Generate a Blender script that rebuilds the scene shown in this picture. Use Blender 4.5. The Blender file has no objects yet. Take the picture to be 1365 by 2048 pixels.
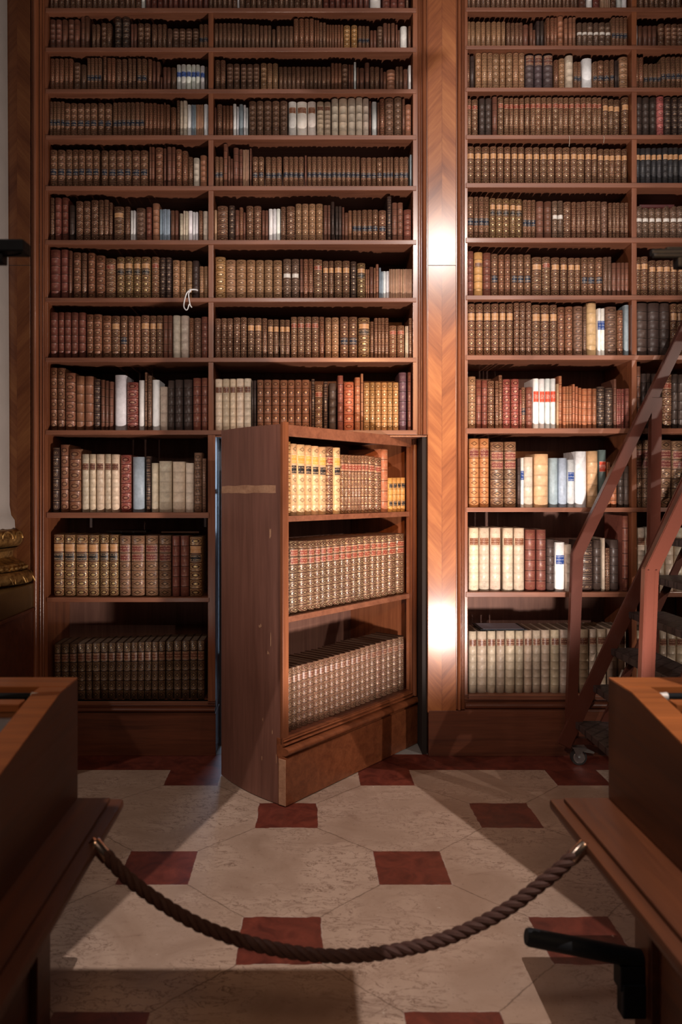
import bpy, bmesh, math, random
from mathutils import Vector, Matrix
random.seed(7)
C = bpy.context.scene.collection
PI = math.pi
# ------------------------------------------------------------------ camera
F, CX, CY, H = 1563.0, 610.0, 985.0, 1.5      # focal in px, principal point, eye height
D = F * H / 526.0                             # distance to the bookcase front
K = D / F
cam = bpy.data.cameras.new('camera'); co = bpy.data.objects.new('camera', cam); C.objects.link(co)
co.location = (0, 0, H); co.rotation_euler = (PI / 2, 0, 0)
cam.sensor_fit = 'VERTICAL'; cam.sensor_height = 36; cam.sensor_width = 24
cam.lens = 36 * F / 2048
cam.shift_x = (682.5 - CX) / 2048; cam.shift_y = (CY - 1024) / 2048
cam.clip_start = 0.05
cam.dof.use_dof = True; cam.dof.focus_distance = 4.45; cam.dof.aperture_fstop = 2.8
bpy.context.scene.camera = co
# ------------------------------------------------------------------ view + world + lamps
vs = bpy.context.scene.view_settings
vs.view_transform = 'Standard'; vs.look = 'None'; vs.gamma = 1; vs.use_curve_mapping = False
vs.exposure = 0.0
w = bpy.data.worlds.new('world'); bpy.context.scene.world = w; w.use_nodes = True
w.node_tree.nodes['Background'].inputs[0].default_value = (1.0, .86, .78, 1)
w.node_tree.nodes['Background'].inputs[1].default_value = 0.012

def spot(name, loc, target, power, col, size, blend=.15, radius=.03):
    l = bpy.data.lights.new(name, 'SPOT'); l.energy = power; l.color = col
    l.spot_size = math.radians(size); l.spot_blend = blend; l.shadow_soft_size = radius
    o = bpy.data.objects.new(name, l); C.objects.link(o); o.location = loc
    d = Vector(target) - Vector(loc); o.rotation_euler = d.to_track_quat('-Z', 'Y').to_euler()
    return o
def area(name, loc, target, power, col, sx, sy):
    l = bpy.data.lights.new(name, 'AREA'); l.energy = power; l.color = col
    l.shape = 'RECTANGLE'; l.size = sx; l.size_y = sy
    o = bpy.data.objects.new(name, l); C.objects.link(o); o.location = loc
    d = Vector(target) - Vector(loc); o.rotation_euler = d.to_track_quat('-Z', 'Y').to_euler()
    return o
WHITE = (1.0, .865, .79); WARM = (1.0, .66, .40)
# two hall spotlights, the left one cut by an added block, one lamp high over the left aisle
spot('spotlight_left_aisle', (-2.51, -2.5, 4.2), (1.1, 4.45, 2.7), 540, WHITE, 46, .7, .03)
spot('spotlight_right_aisle', (2.91, -2.5, 4.2), (-0.5, 4.45, 2.5), 80, WHITE, 50, .8, .03)
spot('spotlight_over_case', (-3.56, 1.76, 4.2), (0.2, 2.9, 0.0), 150, WHITE, 62, .5, .05)
FL = (.95, .84, 5.0)                      # unseen lamp added over the aisle: its beam is shaped by the shutter built below
spot('added_floor_spot', FL, (0.05, 2.9, 0.0), 520, WHITE, 60, .2, .0015)
# low lamps behind the ends of the display cases, aimed up at the shelves
spot('uplight_right', (1.12, 2.47, .40), (0.3, 4.45, 2.4), 265, WHITE, 96, .35, .06)
spot('uplight_left', (-1.0, 2.47, .46), (-0.3, 4.45, 2.9), 26, WHITE, 95, .9, .03)
# high lamp that glares on the pilaster and lights the shelf edges
spot('spotlight_high', (1.97, -2.5, 5.03), (0.75, 4.4, 2.8), 1000, WHITE, 30, .9, .055)
# warm pool on pilaster and open door
spot('spotlight_warm', (0.75, -1.2, 2.9), (0.60, 4.2, 1.80), 690, (1, .50, .20), 19, .7, .02)
# lamp on the right throwing the ladder's shadow leftwards
spot('spotlight_ladder', (4.3, 0.6, 2.7), (1.2, 4.45, 1.25), 270, (1, .84, .72), 34, .5, .02)
# broad soft fill added to brighten the upper shelves
spot('upper_shelf_fill', (-.2, -3.2, 4.3), (-.1, 4.45, 3.7), 330, WHITE, 36, .9, .5)
# warm fill added behind and above the viewer for cases and floor
spot('warm_fill', (0.5, -1.6, 4.6), (0.2, 2.0, 0.6), 180, (1, .64, .40), 64, .8, .7)
# cool daylight in the passage behind the open door
area('passage_daylight', (-.45, 6.3, 1.6), (-.5, 4.6, 0), 7, (.55, .74, 1.0), .8, 1.2)

# ------------------------------------------------------------------ helpers
def link(name, me, parent=None):
    o = bpy.data.objects.new(name, me); C.objects.link(o)
    if parent: o.parent = parent
    return o
def mesh(name, verts, faces, mats, fm=None, uv=None, smooth=False, tint=None):
    me = bpy.data.meshes.new(name); me.from_pydata(verts, [], faces)
    for m in (mats if isinstance(mats, (list, tuple)) else [mats]): me.materials.append(m)
    if fm: me.polygons.foreach_set('material_index', fm)
    if uv:
        l = me.uv_layers.new(name='UVMap'); l.data.foreach_set('uv', [c for p in uv for c in p])
    if smooth is True: me.polygons.foreach_set('use_smooth', [True] * len(faces))
    elif smooth: me.polygons.foreach_set('use_smooth', smooth)
    if tint:
        a = me.color_attributes.new('tint', 'FLOAT_COLOR', 'POINT'); a.data.foreach_set('color', tint)
    me.update(); return me
def tag(o, label=None, cat=None, group=None, kind=None):
    if label: o['label'] = label
    if cat: o['category'] = cat
    if group: o['group'] = group
    if kind: o['kind'] = kind
    return o
def empty(name, loc=(0, 0, 0), rz=0):
    o = bpy.data.objects.new(name, None); C.objects.link(o); o.location = loc; o.rotation_euler = (0, 0, rz)
    o.empty_display_size = .1; return o
class MB:
    def __init__(s): s.b = bmesh.new()
    def box(s, x0, x1, y0, y1, z0, z1, bev=0, m=None):
        r = bmesh.ops.create_cube(s.b, size=1)['verts']
        for v in r:
            v.co = Vector(((x0 + x1) / 2 + v.co.x * (x1 - x0), (y0 + y1) / 2 + v.co.y * (y1 - y0), (z0 + z1) / 2 + v.co.z * (z1 - z0)))
        if m is not None:
            for v in r: v.co = m @ v.co
        if bev:
            e = list({e for v in r for e in v.link_edges})
            bmesh.ops.bevel(s.b, geom=e, offset=bev, segments=2, affect='EDGES', profile=.6)
        return s
    def prism(s, pts, axis, a, b):
        """polygon pts extruded along axis: 'z' (x,y), 'x' (y,z), 'y' (x,z)"""
        f = {'z': lambda p, t: (p[0], p[1], t), 'x': lambda p, t: (t, p[0], p[1]), 'y': lambda p, t: (p[0], t, p[1])}[axis]
        va = [s.b.verts.new(f(p, a)) for p in pts]; vb = [s.b.verts.new(f(p, b)) for p in pts]
        n = len(pts)
        for i in range(n): s.b.faces.new((va[i], va[(i + 1) % n], vb[(i + 1) % n], vb[i]))
        s.b.faces.new(va[::-1]); s.b.faces.new(vb)
        return s
    def tube(s, pts, r, n=10, cap=True, twist=None):
        rings = []; pts = [Vector(p) for p in pts]; up = None
        for i, p in enumerate(pts):
            t = (pts[min(i + 1, len(pts) - 1)] - pts[max(i - 1, 0)]).normalized()
            if up is None: up = t.orthogonal().normalized()
            up = (up - t * up.dot(t)).normalized(); side = t.cross(up)
            rr = r[i] if isinstance(r, (list, tuple)) else r
            rings.append([s.b.verts.new(p + (up * math.cos(2 * PI * k / n) + side * math.sin(2 * PI * k / n)) * rr) for k in range(n)])
        for a, b in zip(rings, rings[1:]):
            for k in range(n): s.b.faces.new((a[k], a[(k + 1) % n], b[(k + 1) % n], b[k]))
        if cap: s.b.faces.new(rings[0][::-1]); s.b.faces.new(rings[-1])
        return s
    def bar(s, p, q, w_, h_, up=(0, 1, 0), bev=.003):
        """square tube from p to q, w_ across, h_ along up"""
        p, q = Vector(p), Vector(q); t = (q - p); L = t.length; t.normalize()
        u = Vector(up); u = (u - t * u.dot(t)).normalized(); sd = t.cross(u)
        m = Matrix((( *sd, 0), (*u, 0), (*t, 0), (0, 0, 0, 1))).transposed(); m.translation = p
        m = Matrix.Translation(p) @ Matrix(((sd.x, u.x, t.x, 0), (sd.y, u.y, t.y, 0), (sd.z, u.z, t.z, 0), (0, 0, 0, 1)))
        return s.box(-w_ / 2, w_ / 2, -h_ / 2, h_ / 2, 0, L, bev, m)
    def lathe(s, prof, n=32, a0=0, a1=2 * PI, c=(0, 0)):
        full = abs(a1 - a0 - 2 * PI) < 1e-6; cnt = n if full else n + 1; rings = []
        for r, z in prof:
            rings.append([s.b.verts.new((c[0] + r * math.cos(a0 + (a1 - a0) * k / n), c[1] + r * math.sin(a0 + (a1 - a0) * k / n), z)) for k in range(cnt)])
        for a, b in zip(rings, rings[1:]):
            for k in range(n): s.b.faces.new((a[k], a[(k + 1) % cnt], b[(k + 1) % cnt], b[k]))
        return s
    def build(s, name, mat, parent=None, smooth=False):
        bmesh.ops.recalc_face_normals(s.b, faces=s.b.faces)
        me = bpy.data.meshes.new(name); s.b.to_mesh(me); s.b.free()
        for m in (mat if isinstance(mat, (list, tuple)) else [mat]): me.materials.append(m)
        if smooth:
            me.polygons.foreach_set('use_smooth', [True] * len(me.polygons))
            try: me.set_sharp_from_angle(angle=math.radians(40))
            except Exception: pass
        return link(name, me, parent)
def WX(px, y=D): return (px - CX) / F * y
def WZ(py, y=D): return H - (py - CY) / F * y

# ------------------------------------------------------------------ materials
class NT:
    def __init__(s, name):
        s.m = bpy.data.materials.new(name); s.m.use_nodes = True; s.t = s.m.node_tree; s.n = s.t.nodes; s.l = s.t.links
        s.bs = s.n['Principled BSDF']
    def new(s, t, **kw):
        n = s.n.new(t)
        for k, v in kw.items(): setattr(n, k, v)
        return n
    def put(s, sock, v):
        if isinstance(v, bpy.types.NodeSocket): s.l.new(v, sock)
        elif v is not None:
            if isinstance(v, (tuple, list)) and len(v) == 3 and sock.type == 'RGBA': v = (*v, 1)
            sock.default_value = v
    def math(s, op, a, b=None, c=None, clamp=False):
        n = s.new('ShaderNodeMath', operation=op); n.use_clamp = clamp
        s.put(n.inputs[0], a); s.put(n.inputs[1], b)
        if c is not None: s.put(n.inputs[2], c)
        return n.outputs[0]
    def mix(s, f, a, b, mode='MIX'):
        n = s.new('ShaderNodeMix', data_type='RGBA', blend_type=mode)
        s.put(n.inputs[0], f); s.put(n.inputs[6], a); s.put(n.inputs[7], b); return n.outputs[2]
    def noise(s, vec, scale, detail=3, rough=.5, dist=0):
        n = s.new('ShaderNodeTexNoise'); s.put(n.inputs['Vector'], vec); n.inputs['Scale'].default_value = scale
        n.inputs['Detail'].default_value = detail; n.inputs['Roughness'].default_value = rough; n.inputs['Distortion'].default_value = dist
        return n.outputs[0]
    def mapping(s, vec, scale=(1, 1, 1), rot=(0, 0, 0), loc=(0, 0, 0)):
        n = s.new('ShaderNodeMapping'); s.put(n.inputs[0], vec); n.inputs[1].default_value = loc
        n.inputs[2].default_value = rot; n.inputs[3].default_value = scale; return n.outputs[0]
    def ramp(s, f, stops):
        n = s.new('ShaderNodeValToRGB'); s.put(n.inputs[0], f); e = n.color_ramp.elements
        while len(e) < len(stops): e.new(.5)
        for el, (p, c) in zip(e, stops): el.position = p; el.color = (*c, 1) if len(c) == 3 else c
        return n.outputs[0]
    def sstep(s, v, a, b):
        n = s.new('ShaderNodeMapRange', interpolation_type='SMOOTHSTEP'); s.put(n.inputs[0], v)
        n.inputs[1].default_value = a; n.inputs[2].default_value = b; n.inputs[3].default_value = 0; n.inputs[4].default_value = 1
        return n.outputs[0]
    def bump(s, h, strength=.3, dist=.002):
        n = s.new('ShaderNodeBump'); s.put(n.inputs['Height'], h); n.inputs['Strength'].default_value = strength
        n.inputs['Distance'].default_value = dist; s.l.new(n.outputs[0], s.bs.inputs['Normal'])
    def pos(s): return s.new('ShaderNodeNewGeometry').outputs['Position']
    def obj(s): return s.new('ShaderNodeTexCoord').outputs['Object']
    def xyz(s, v):
        n = s.new('ShaderNodeSeparateXYZ'); s.put(n.inputs[0], v); return n.outputs
    def out(s, col, rough=.5, metal=0, coat=0, spec=None, coat_r=.15):
        s.put(s.bs.inputs['Base Color'], col); s.put(s.bs.inputs['Roughness'], rough); s.put(s.bs.inputs['Metallic'], metal)
        s.put(s.bs.inputs['Coat Weight'], coat); s.bs.inputs['Coat Roughness'].default_value = coat_r
        if spec is not None: s.bs.inputs['Specular IOR Level'].default_value = spec
        return s.m
def wood(name, dark, light, axis='x', rough=.4, coat=.25, scale=1.0, coat_r=.18):
    t = NT(name); sc = {'x': (.8, 14, 14), 'y': (14, .8, 14), 'z': (14, 14, .8)}[axis]
    p = t.mapping(t.pos(), tuple(v * scale for v in sc))
    n1 = t.noise(p, 1.6, 5, .6, .6); n2 = t.noise(p, 7, 4, .6); n3 = t.noise(t.pos(), 2.2, 2)
    f = t.math('ADD', t.math('MULTIPLY', n1, .65), t.math('MULTIPLY', n2, .35))
    f = t.math('ADD', t.math('MULTIPLY', f, .75), t.math('MULTIPLY', n3, .25))
    col = t.ramp(f, [(.33, dark), (.66, light)])
    t.bump(n2, .12, .0015)
    return t.out(col, t.math('ADD', rough, t.math('MULTIPLY', n2, .15)), coat=coat, coat_r=coat_r)
W_SH = wood('shelf_wood', (.13, .043, .022), (.30, .115, .06), 'x')
W_V = wood('frame_wood', (.12, .034, .015), (.31, .105, .042), 'z', .30, .6)
W_IN = wood('inner_wood', (.12, .05, .035), (.26, .125, .085), 'z', .6, 0)
W_DPL = wood('door_plinth_wood', (.13, .035, .013), (.33, .105, .04), 'x', .38, .2)
W_CASE_LIT = wood('lit_case_top_wood', (.17, .048, .011), (.46, .14, .033), 'x', .45, .1, .7)  # case wood lightened: light falling on the tops is in the colour
W_PL = wood('plinth_wood', (.06, .016, .008), (.17, .05, .022), 'x', .38, .2)
W_DOOR = wood('door_side_wood', (.14, .056, .038), (.29, .125, .09), 'z', .5, .08, .8)
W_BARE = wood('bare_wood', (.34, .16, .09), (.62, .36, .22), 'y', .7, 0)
W_CASE = wood('case_wood', (.036, .009, .003), (.125, .034, .008), 'y', .5, .05, .7)
W_CASEX = wood('case_wood_cross', (.06, .014, .004), (.20, .055, .013), 'x', .5, .05, .7)
def chevron(name, k):
    t = NT(name); x, y, z = t.xyz(t.obj())
    ax = t.math('ABSOLUTE', x); sgn = t.math('SIGN', t.math('SUBTRACT', z, WZ(532)))   # Λ above the joint, V below
    g = t.math('ADD', z, t.math('MULTIPLY', t.math('MULTIPLY', ax, sgn), 1.15))
    al = t.math('SUBTRACT', ax, t.math('MULTIPLY', t.math('MULTIPLY', z, sgn), .8))
    cb = t.new('ShaderNodeCombineXYZ'); t.put(cb.inputs[0], t.math('MULTIPLY', g, 1.0)); t.put(cb.inputs[1], t.math('MULTIPLY', al, .12)); t.put(cb.inputs[2], t.math('MULTIPLY', t.math('SIGN', x), .37))
    n1 = t.noise(cb.outputs[0], 6, 4, .6, .3); n2 = t.noise(cb.outputs[0], 55, 3, .6); n3 = t.noise(t.pos(), 3, 2)
    f = t.math('ADD', t.math('MULTIPLY', n1, .6), t.math('ADD', t.math('MULTIPLY', n2, .25), t.math('MULTIPLY', n3, .15)))
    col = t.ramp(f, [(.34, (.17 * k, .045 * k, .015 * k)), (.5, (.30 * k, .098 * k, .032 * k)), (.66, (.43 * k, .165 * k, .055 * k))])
    col = t.mix(t.math('MULTIPLY', t.sstep(ax, .0022, .0008), .45), col, (.10, .03, .015))
    t.bump(t.math('ADD', t.noise(t.pos(), 6, 2), t.math('MULTIPLY', n2, .08)), .22, .006)
    return t.out(col, .5, coat=.5, coat_r=.2, spec=.25)
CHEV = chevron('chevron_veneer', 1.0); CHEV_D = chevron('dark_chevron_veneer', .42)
def plain(name, col, rough=.5, metal=0, coat=0, nscale=0, namp=.25, bump=0, emit=None, spec=None):
    t = NT(name); c = col
    if nscale:
        n = t.noise(t.pos(), nscale, 4, .6); c = t.mix(n, tuple(v * (1 - namp) for v in col), tuple(min(1, v * (1 + namp)) for v in col))
        if bump: t.bump(n, bump, .002)
    if emit: t.bs.inputs['Emission Color'].default_value = (*emit[0], 1); t.bs.inputs['Emission Strength'].default_value = emit[1]
    return t.out(c, rough, metal, coat, spec)
PAGES = plain('page_block', (.13, .085, .055), .9, nscale=90, namp=.5)
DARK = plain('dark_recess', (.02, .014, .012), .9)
BLACK = plain('black_metal', (.010, .012, .015), .6, nscale=40, namp=.3, spec=.15)
CHROME = plain('chrome', (.75, .73, .7), .22, 1, nscale=30, namp=.08)
CAPM = plain('bar_cap_metal', (.8, .76, .72), .35, .3)
STEEL = plain('zinc_steel', (.42, .43, .44), .38, 1, nscale=60, namp=.15)
BRONZE = plain('ferrule_metal', (.55, .42, .34), .25, 1, nscale=30, namp=.1)
RUBBER = plain('rubber', (.02, .018, .018), .7, nscale=50)
LADDER = plain('ladder_paint', (.08, .021, .012), .42, 0, .12, nscale=120, namp=.12, bump=.05, spec=.3)
PLASTER = plain('plaster', (.30, .26, .22), .8, nscale=4, namp=.15)
MARBLE_G = plain('column_marble', (.40, .355, .32), .4, nscale=6, namp=.16)
THRESH = plain('threshold_stone', (.36, .36, .36), .6, nscale=14, namp=.3)
WHITE_TAPE = plain('white_tape', (.85, .85, .85), .6, nscale=80, namp=.05)
FELT = plain('case_lining', (.10, .09, .085), .9, nscale=60, namp=.2)
BLUEMETAL = plain('window_frame_metal', (.10, .12, .15), .5, .2, nscale=20, namp=.1)
PANE = plain('daylit_pane', (.5, .6, .75), .3, emit=((.55, .72, 1.0), 3.0))
def glass():
    t = NT('case_glass'); t.bs.inputs['Transmission Weight'].default_value = 1; return t.out((.95, .98, 1), .02)
GLASS = glass()
def gold():
    t = NT('gilded_moulding'); n = t.noise(t.pos(), 30, 4, .6); n2 = t.noise(t.pos(), 120, 3)
    col = t.ramp(n, [(.3, (.11, .045, .015)), (.7, (.62, .38, .13))])
    t.bump(n2, .3, .002); return t.out(col, t.math('ADD', .28, t.math('MULTIPLY', n2, .25)), .85)
GOLD = gold()
def tread():
    t = NT('tread_plate'); p = t.pos(); x, y, z = t.xyz(p)
    u = t.math('MULTIPLY', x, 34); v = t.math('MULTIPLY', y, 34)
    a = t.math('ABSOLUTE', t.math('SINE', t.math('ADD', u, v))); b = t.math('ABSOLUTE', t.math('SINE', t.math('SUBTRACT', u, v)))
    h = t.sstep(t.math('MAXIMUM', a, b), .93, 1.0)
    t.bump(h, .7, .004)
    return t.out(t.mix(h, (.045, .03, .027), (.02, .013, .012)), .5, 0, .1)
TREAD = tread()
def ropem():
    t = NT('twisted_rope'); n = t.noise(t.pos(), 160, 3, .6); t.bump(n, .4, .002)
    return t.out(t.mix(n, (.038, .014, .010), (.09, .037, .027)), .75)
ROPE = ropem()
def floor_mat():
    t = NT('marble_floor'); S = 1.011; X0, Y0 = -.081, 3.634
    p = t.pos(); x, y, z = t.xyz(p)
    wob = t.math('MULTIPLY', t.math('SUBTRACT', t.noise(p, 9, 6, .75), .5), .022)
    def fold(v, o):
        return t.math('ABSOLUTE', t.math('SUBTRACT', t.math('FRACT', t.math('ADD', t.math('MULTIPLY', t.math('SUBTRACT', v, o), 1 / S), 100.5)), .5))
    a = t.math('ADD', fold(x, X0), wob); b = t.math('ADD', fold(y, Y0), wob)
    h = .1385
    m1 = t.math('MAXIMUM', a, b); m2 = t.math('SUBTRACT', .5, t.math('MINIMUM', a, b))
    sq = t.math('MINIMUM', m1, m2)
    insq = t.sstep(sq, h + .0015, h - .0015)
    dsq = t.math('ABSOLUTE', t.math('SUBTRACT', sq, h))
    border = t.sstep(y, 4.222, 4.226)
    red = t.math('MAXIMUM', insq, border)
    wob2 = t.math('MULTIPLY', t.math('SUBTRACT', t.noise(p, 5, 7, .75), .5), .05)
    seam = t.sstep(t.math('ABSOLUTE', t.math('ADD', wob2, t.math('SUBTRACT', a, b))), .0052, .0012)
    seam = t.math('MULTIPLY', seam, t.math('SUBTRACT', 1, red))
    seam = t.math('MULTIPLY', seam, t.math('ADD', .25, t.math('MULTIPLY', t.noise(p, 4, 3), .9)))
    # marble: beige with fine veins, pits and cloudiness
    n1 = t.noise(p, 2.6, 5, .6, .8); n2 = t.noise(t.mapping(p, (1, 2.2, 1), (0, 0, .5)), 9, 6, .65, 1.2)
    v = t.math('ABSOLUTE', t.math('SUBTRACT', n2, .5)); vein = t.math('MULTIPLY', t.sstep(v, .022, .0), t.sstep(n1, .38, .58))
    n4 = t.noise(t.mapping(p, (1, 3, 1), (0, 0, -.25), (3, 1, 0)), 3.2, 7, .72, 1.6); cl = t.sstep(n4, .56, .70)
    beige = t.ramp(n1, [(.32, (.33, .228, .17)), (.68, (.51, .38, .30))])
    beige = t.mix(t.math('MULTIPLY', vein, .95), beige, (.13, .07, .045))
    beige = t.mix(t.math('MULTIPLY', cl, .6), beige, (.22, .135, .10))
    fine = t.noise(p, 60, 4, .75); beige = t.mix(t.math('MULTIPLY', t.sstep(fine, .60, .70), .8), beige, (.16, .10, .07))
    chips = t.noise(p, 38, 2, .5); beige = t.mix(t.math('MULTIPLY', t.sstep(chips, .74, .78), .6), beige, (.68, .60, .52))
    redc = t.ramp(t.noise(p, 11, 5, .65, 1.0), [(.3, (.07, .012, .008)), (.7, (.19, .04, .024))])
    redc = t.mix(t.math('MULTIPLY', t.sstep(chips, .76, .79), .7), redc, (.5, .36, .28))
    col = t.mix(red, beige, redc)
    edge = t.math('MULTIPLY', t.sstep(dsq, .0032, .0015), t.math('MULTIPLY', t.sstep(t.noise(p, 9, 2), .45, .6), t.math('SUBTRACT', 1, border)))
    col = t.mix(t.math('MULTIPLY', edge, .6), col, (.5, .42, .36))
    col = t.mix(t.math('MINIMUM', seam, 1.0), col, (.12, .075, .05))
    t.bump(t.math('SUBTRACT', t.math('MULTIPLY', fine, .3), seam), .12, .002)
    return t.out(col, t.math('ADD', .36, t.math('MULTIPLY', n1, .25)), 0, 0)
FLOOR = floor_mat()

# ---- book materials: UV u = across the spine (0..1), v = up (0..1)
def leather(name, base, gilt=(.62, .41, .24), amount=.6, N=6, orn='diamond', rough=.42, wear=.35, band=.85):
    t = NT(name)
    at = t.new('ShaderNodeAttribute', attribute_type='GEOMETRY', attribute_name='tint')
    uvn = t.new('ShaderNodeUVMap'); u, v, _ = t.xyz(uvn.outputs[0]); p = t.pos()
    n1 = t.noise(p, 38, 4, .65); n2 = t.noise(p, 190, 3, .6)
    col = t.mix(n1, tuple(c * .58 for c in base), tuple(min(1, c * 1.38) for c in base))
    col = t.mix(1.0, col, at.outputs['Color'], 'MULTIPLY')
    # rubbed, lighter leather
    rub = t.math('MULTIPLY', t.sstep(t.noise(p, 24, 5, .7), .54, .72), wear)
    col = t.mix(rub, col, tuple(min(1, c * 2.1 + .04) for c in base))
    if N:
        c_ = t.math('MULTIPLY', v, N); f = t.math('SUBTRACT', t.math('FRACT', c_), .5)
        af = t.math('ABSOLUTE', f); au = t.math('ABSOLUTE', t.math('SUBTRACT', u, .5))
        bnd = t.sstep(af, .435, .47)                      # raised band zone
        line = t.math('MULTIPLY', t.sstep(af, .375, .385), t.sstep(af, .415, .405))
        g = line
        if orn == 'diamond':
            d = t.math('ADD', t.math('MULTIPLY', au, 1.25), t.math('MULTIPLY', af, 1.25))
            ring = t.math('MULTIPLY', t.sstep(d, .30, .33), t.sstep(d, .44, .41))
            mid = t.sstep(d, .15, .12); corner = t.sstep(d, .62, .68)
            dark_ = t.math('MULTIPLY', t.sstep(d, .15, .17), t.sstep(d, .32, .30))
        elif orn == 'oval':
            d = t.math('SQRT', t.math('ADD', t.math('MULTIPLY', t.math('MULTIPLY', au, au), 2.2), t.math('MULTIPLY', t.math('MULTIPLY', af, af), 2.9)))
            ring = t.math('MULTIPLY', t.sstep(d, .36, .39), t.sstep(d, .50, .47))
            mid = t.sstep(d, .2, .16); corner = t.sstep(d, .64, .70)
            dark_ = t.math('MULTIPLY', t.sstep(d, .2, .22), t.sstep(d, .38, .36))
        elif orn == 'dot':
            d = t.math('SQRT', t.math('ADD', t.math('MULTIPLY', t.math('MULTIPLY', au, au), 2.0), t.math('MULTIPLY', t.math('MULTIPLY', af, af), 5.0)))
            ring = t.math('MULTIPLY', t.sstep(d, .26, .28), t.sstep(d, .36, .34)); mid = t.sstep(d, .15, .12); corner = 0.0
            dark_ = 0.0
        else: ring = mid = corner = dark_ = 0.0
        fil = t.sstep(n2, .40, .58)
        orn_ = t.math('MAXIMUM', t.math('MULTIPLY', t.math('MAXIMUM', corner, ring), fil), mid) if orn != 'none' else 0.0
        orn_ = t.math('MULTIPLY', orn_, t.sstep(af, .40, .37))
        g = t.math('MAXIMUM', g, orn_)
        g = t.math('MULTIPLY', g, t.math('MULTIPLY', t.sstep(n1, .22, .5), amount))
        if orn in ('diamond', 'oval'): col = t.mix(t.math('MULTIPLY', dark_, .75), col, tuple(c * .3 for c in base))
        col = t.mix(t.math('MULTIPLY', bnd, band), col, tuple(c * .4 for c in base))
        col = t.mix(g, col, gilt)
        t.bump(t.math('ADD', t.math('MULTIPLY', n2, .3), t.math('MULTIPLY', bnd, .6)), .3, .002)
        return t.out(col, t.math('SUBTRACT', rough, t.math('MULTIPLY', g, .12)), t.math('MULTIPLY', g, .45), 0)
    t.bump(n2, .2, .001)
    return t.out(col, rough)
def labelm(name, base, gilt=(.75, .58, .3), lines=3, amt=.55):
    t = NT(name); uvn = t.new('ShaderNodeUVMap'); u, v, _ = t.xyz(uvn.outputs[0]); p = t.pos()
    n = t.noise(p, 220, 2, .5); n0 = t.noise(p, 45, 3)
    col = t.mix(n0, tuple(c * .7 for c in base), tuple(min(1, c * 1.25) for c in base))
    f = t.math('ABSOLUTE', t.math('SUBTRACT', t.math('FRACT', t.math('MULTIPLY', v, lines)), .5))
    tx = t.math('MULTIPLY', t.sstep(f, .22, .16), t.sstep(n, .46, .54))
    tx = t.math('MULTIPLY', tx, t.sstep(t.math('ABSOLUTE', t.math('SUBTRACT', u, .5)), .40, .36))
    rim = t.sstep(t.math('ABSOLUTE', t.math('SUBTRACT', v, .5)), .44, .47)
    col = t.mix(t.math('MULTIPLY', t.math('MAXIMUM', tx, rim), amt), col, gilt)
    return t.out(col, .4)
G1 = (.66, .44, .27); G2 = (.82, .60, .36)
# code: (leather args, label list [(v0,v1,labelkey)], description)
LB = {k: labelm('label_' + n, c, g, l) for k, n, c, g, l in [
    ('r', 'red', (.26, .05, .03), G2, 3), ('o', 'tan', (.52, .26, .11), G1, 2), ('n', 'navy', (.022, .03, .05), G1, 2),
    ('k', 'black', (.02, .018, .018), G1, 2), ('m', 'maroon', (.16, .035, .03), G1, 3), ('u', 'brown', (.15, .055, .035), G1, 3),
    ('b', 'blue', (.025, .07, .28), (.6, .65, .75), 3), ('R', 'bright_red', (.62, .07, .03), (.8, .5, .4), 1),
    ('y', 'orange', (.72, .36, .07), G2, 2), ('w', 'white', (.75, .70, .64), (.5, .4, .3), 2), ('x', 'rust', (.20, .075, .04), (.6, .4, .25), 3)]}
def c6(i, n=6, e=.1): return ((n - 1 - i + e) / n, (n - i - e) / n)
ST = {}
def st(code, desc, args, labels=(), N=6, kind='leather'):
    ST[code] = dict(desc=desc, mat=leather('book_' + code + '_' + desc.replace(' ', '_').replace('-', '_')[:28], N=N, **args), labels=labels, N=N, kind=kind)
BR = (.20, .075, .042); DK = (.125, .05, .029); TAN = (.34, .17, .085)
st('d', 'brown leather book with gilt diamonds', dict(base=DK, gilt=G1, amount=.75, orn='diamond'))
st('D', 'dark brown book with dull gilt diamonds', dict(base=(.075, .04, .028), gilt=(.4, .27, .13), amount=.7, orn='diamond'), (c6(1) + ('u',),))
st('o', 'brown leather book with gilt ovals', dict(base=BR, gilt=(.5, .31, .17), amount=.7, orn='oval'))
st('p', 'plain brown leather book', dict(base=(.15, .063, .04), gilt=G1, amount=.3, orn='none'))
st('m', 'brown book with blind-tooled spine', dict(base=(.15, .08, .052), gilt=(.32, .19, .11), amount=.6, orn='oval'), N=7)
st('r', 'reddish brown leather book', dict(base=(.16, .05, .036), gilt=(.45, .26, .14), amount=.45, orn='dot'))
st('c', 'crimson leather book with gilt', dict(base=(.21, .038, .035), gilt=G1, amount=.55, orn='oval'))
st('Q', 'red-orange leather book', dict(base=(.42, .10, .045), gilt=G1, amount=.5, orn='oval'))
st('q', 'orange-brown leather book', dict(base=(.34, .12, .055), gilt=G1, amount=.6, orn='dot'))
st('k', 'dark worn leather book', dict(base=(.055, .036, .03), gilt=(.2, .13, .09), amount=.3, orn='none'))
st('K', 'near-black leather book with gilt', dict(base=(.045, .026, .022), gilt=G1, amount=.8, orn='dot'))
st('P', 'purple-brown banded leather book', dict(base=(.10, .05, .062), gilt=(.4, .3, .3), amount=.4, orn='dot'))
st('S', 'grey leather book with worn brown head', dict(base=(.085, .06, .062), gilt=(.3, .2, .15), amount=.25, orn='none'), ((.72, .97, 'u'),))
st('t', 'tan leather book with gilt tooling', dict(base=(.27, .14, .075), gilt=(.62, .42, .22), amount=.6, orn='diamond'))
st('T', 'plain orange-brown book', dict(base=(.28, .125, .07), gilt=G1, amount=.3, orn='none'))
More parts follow.
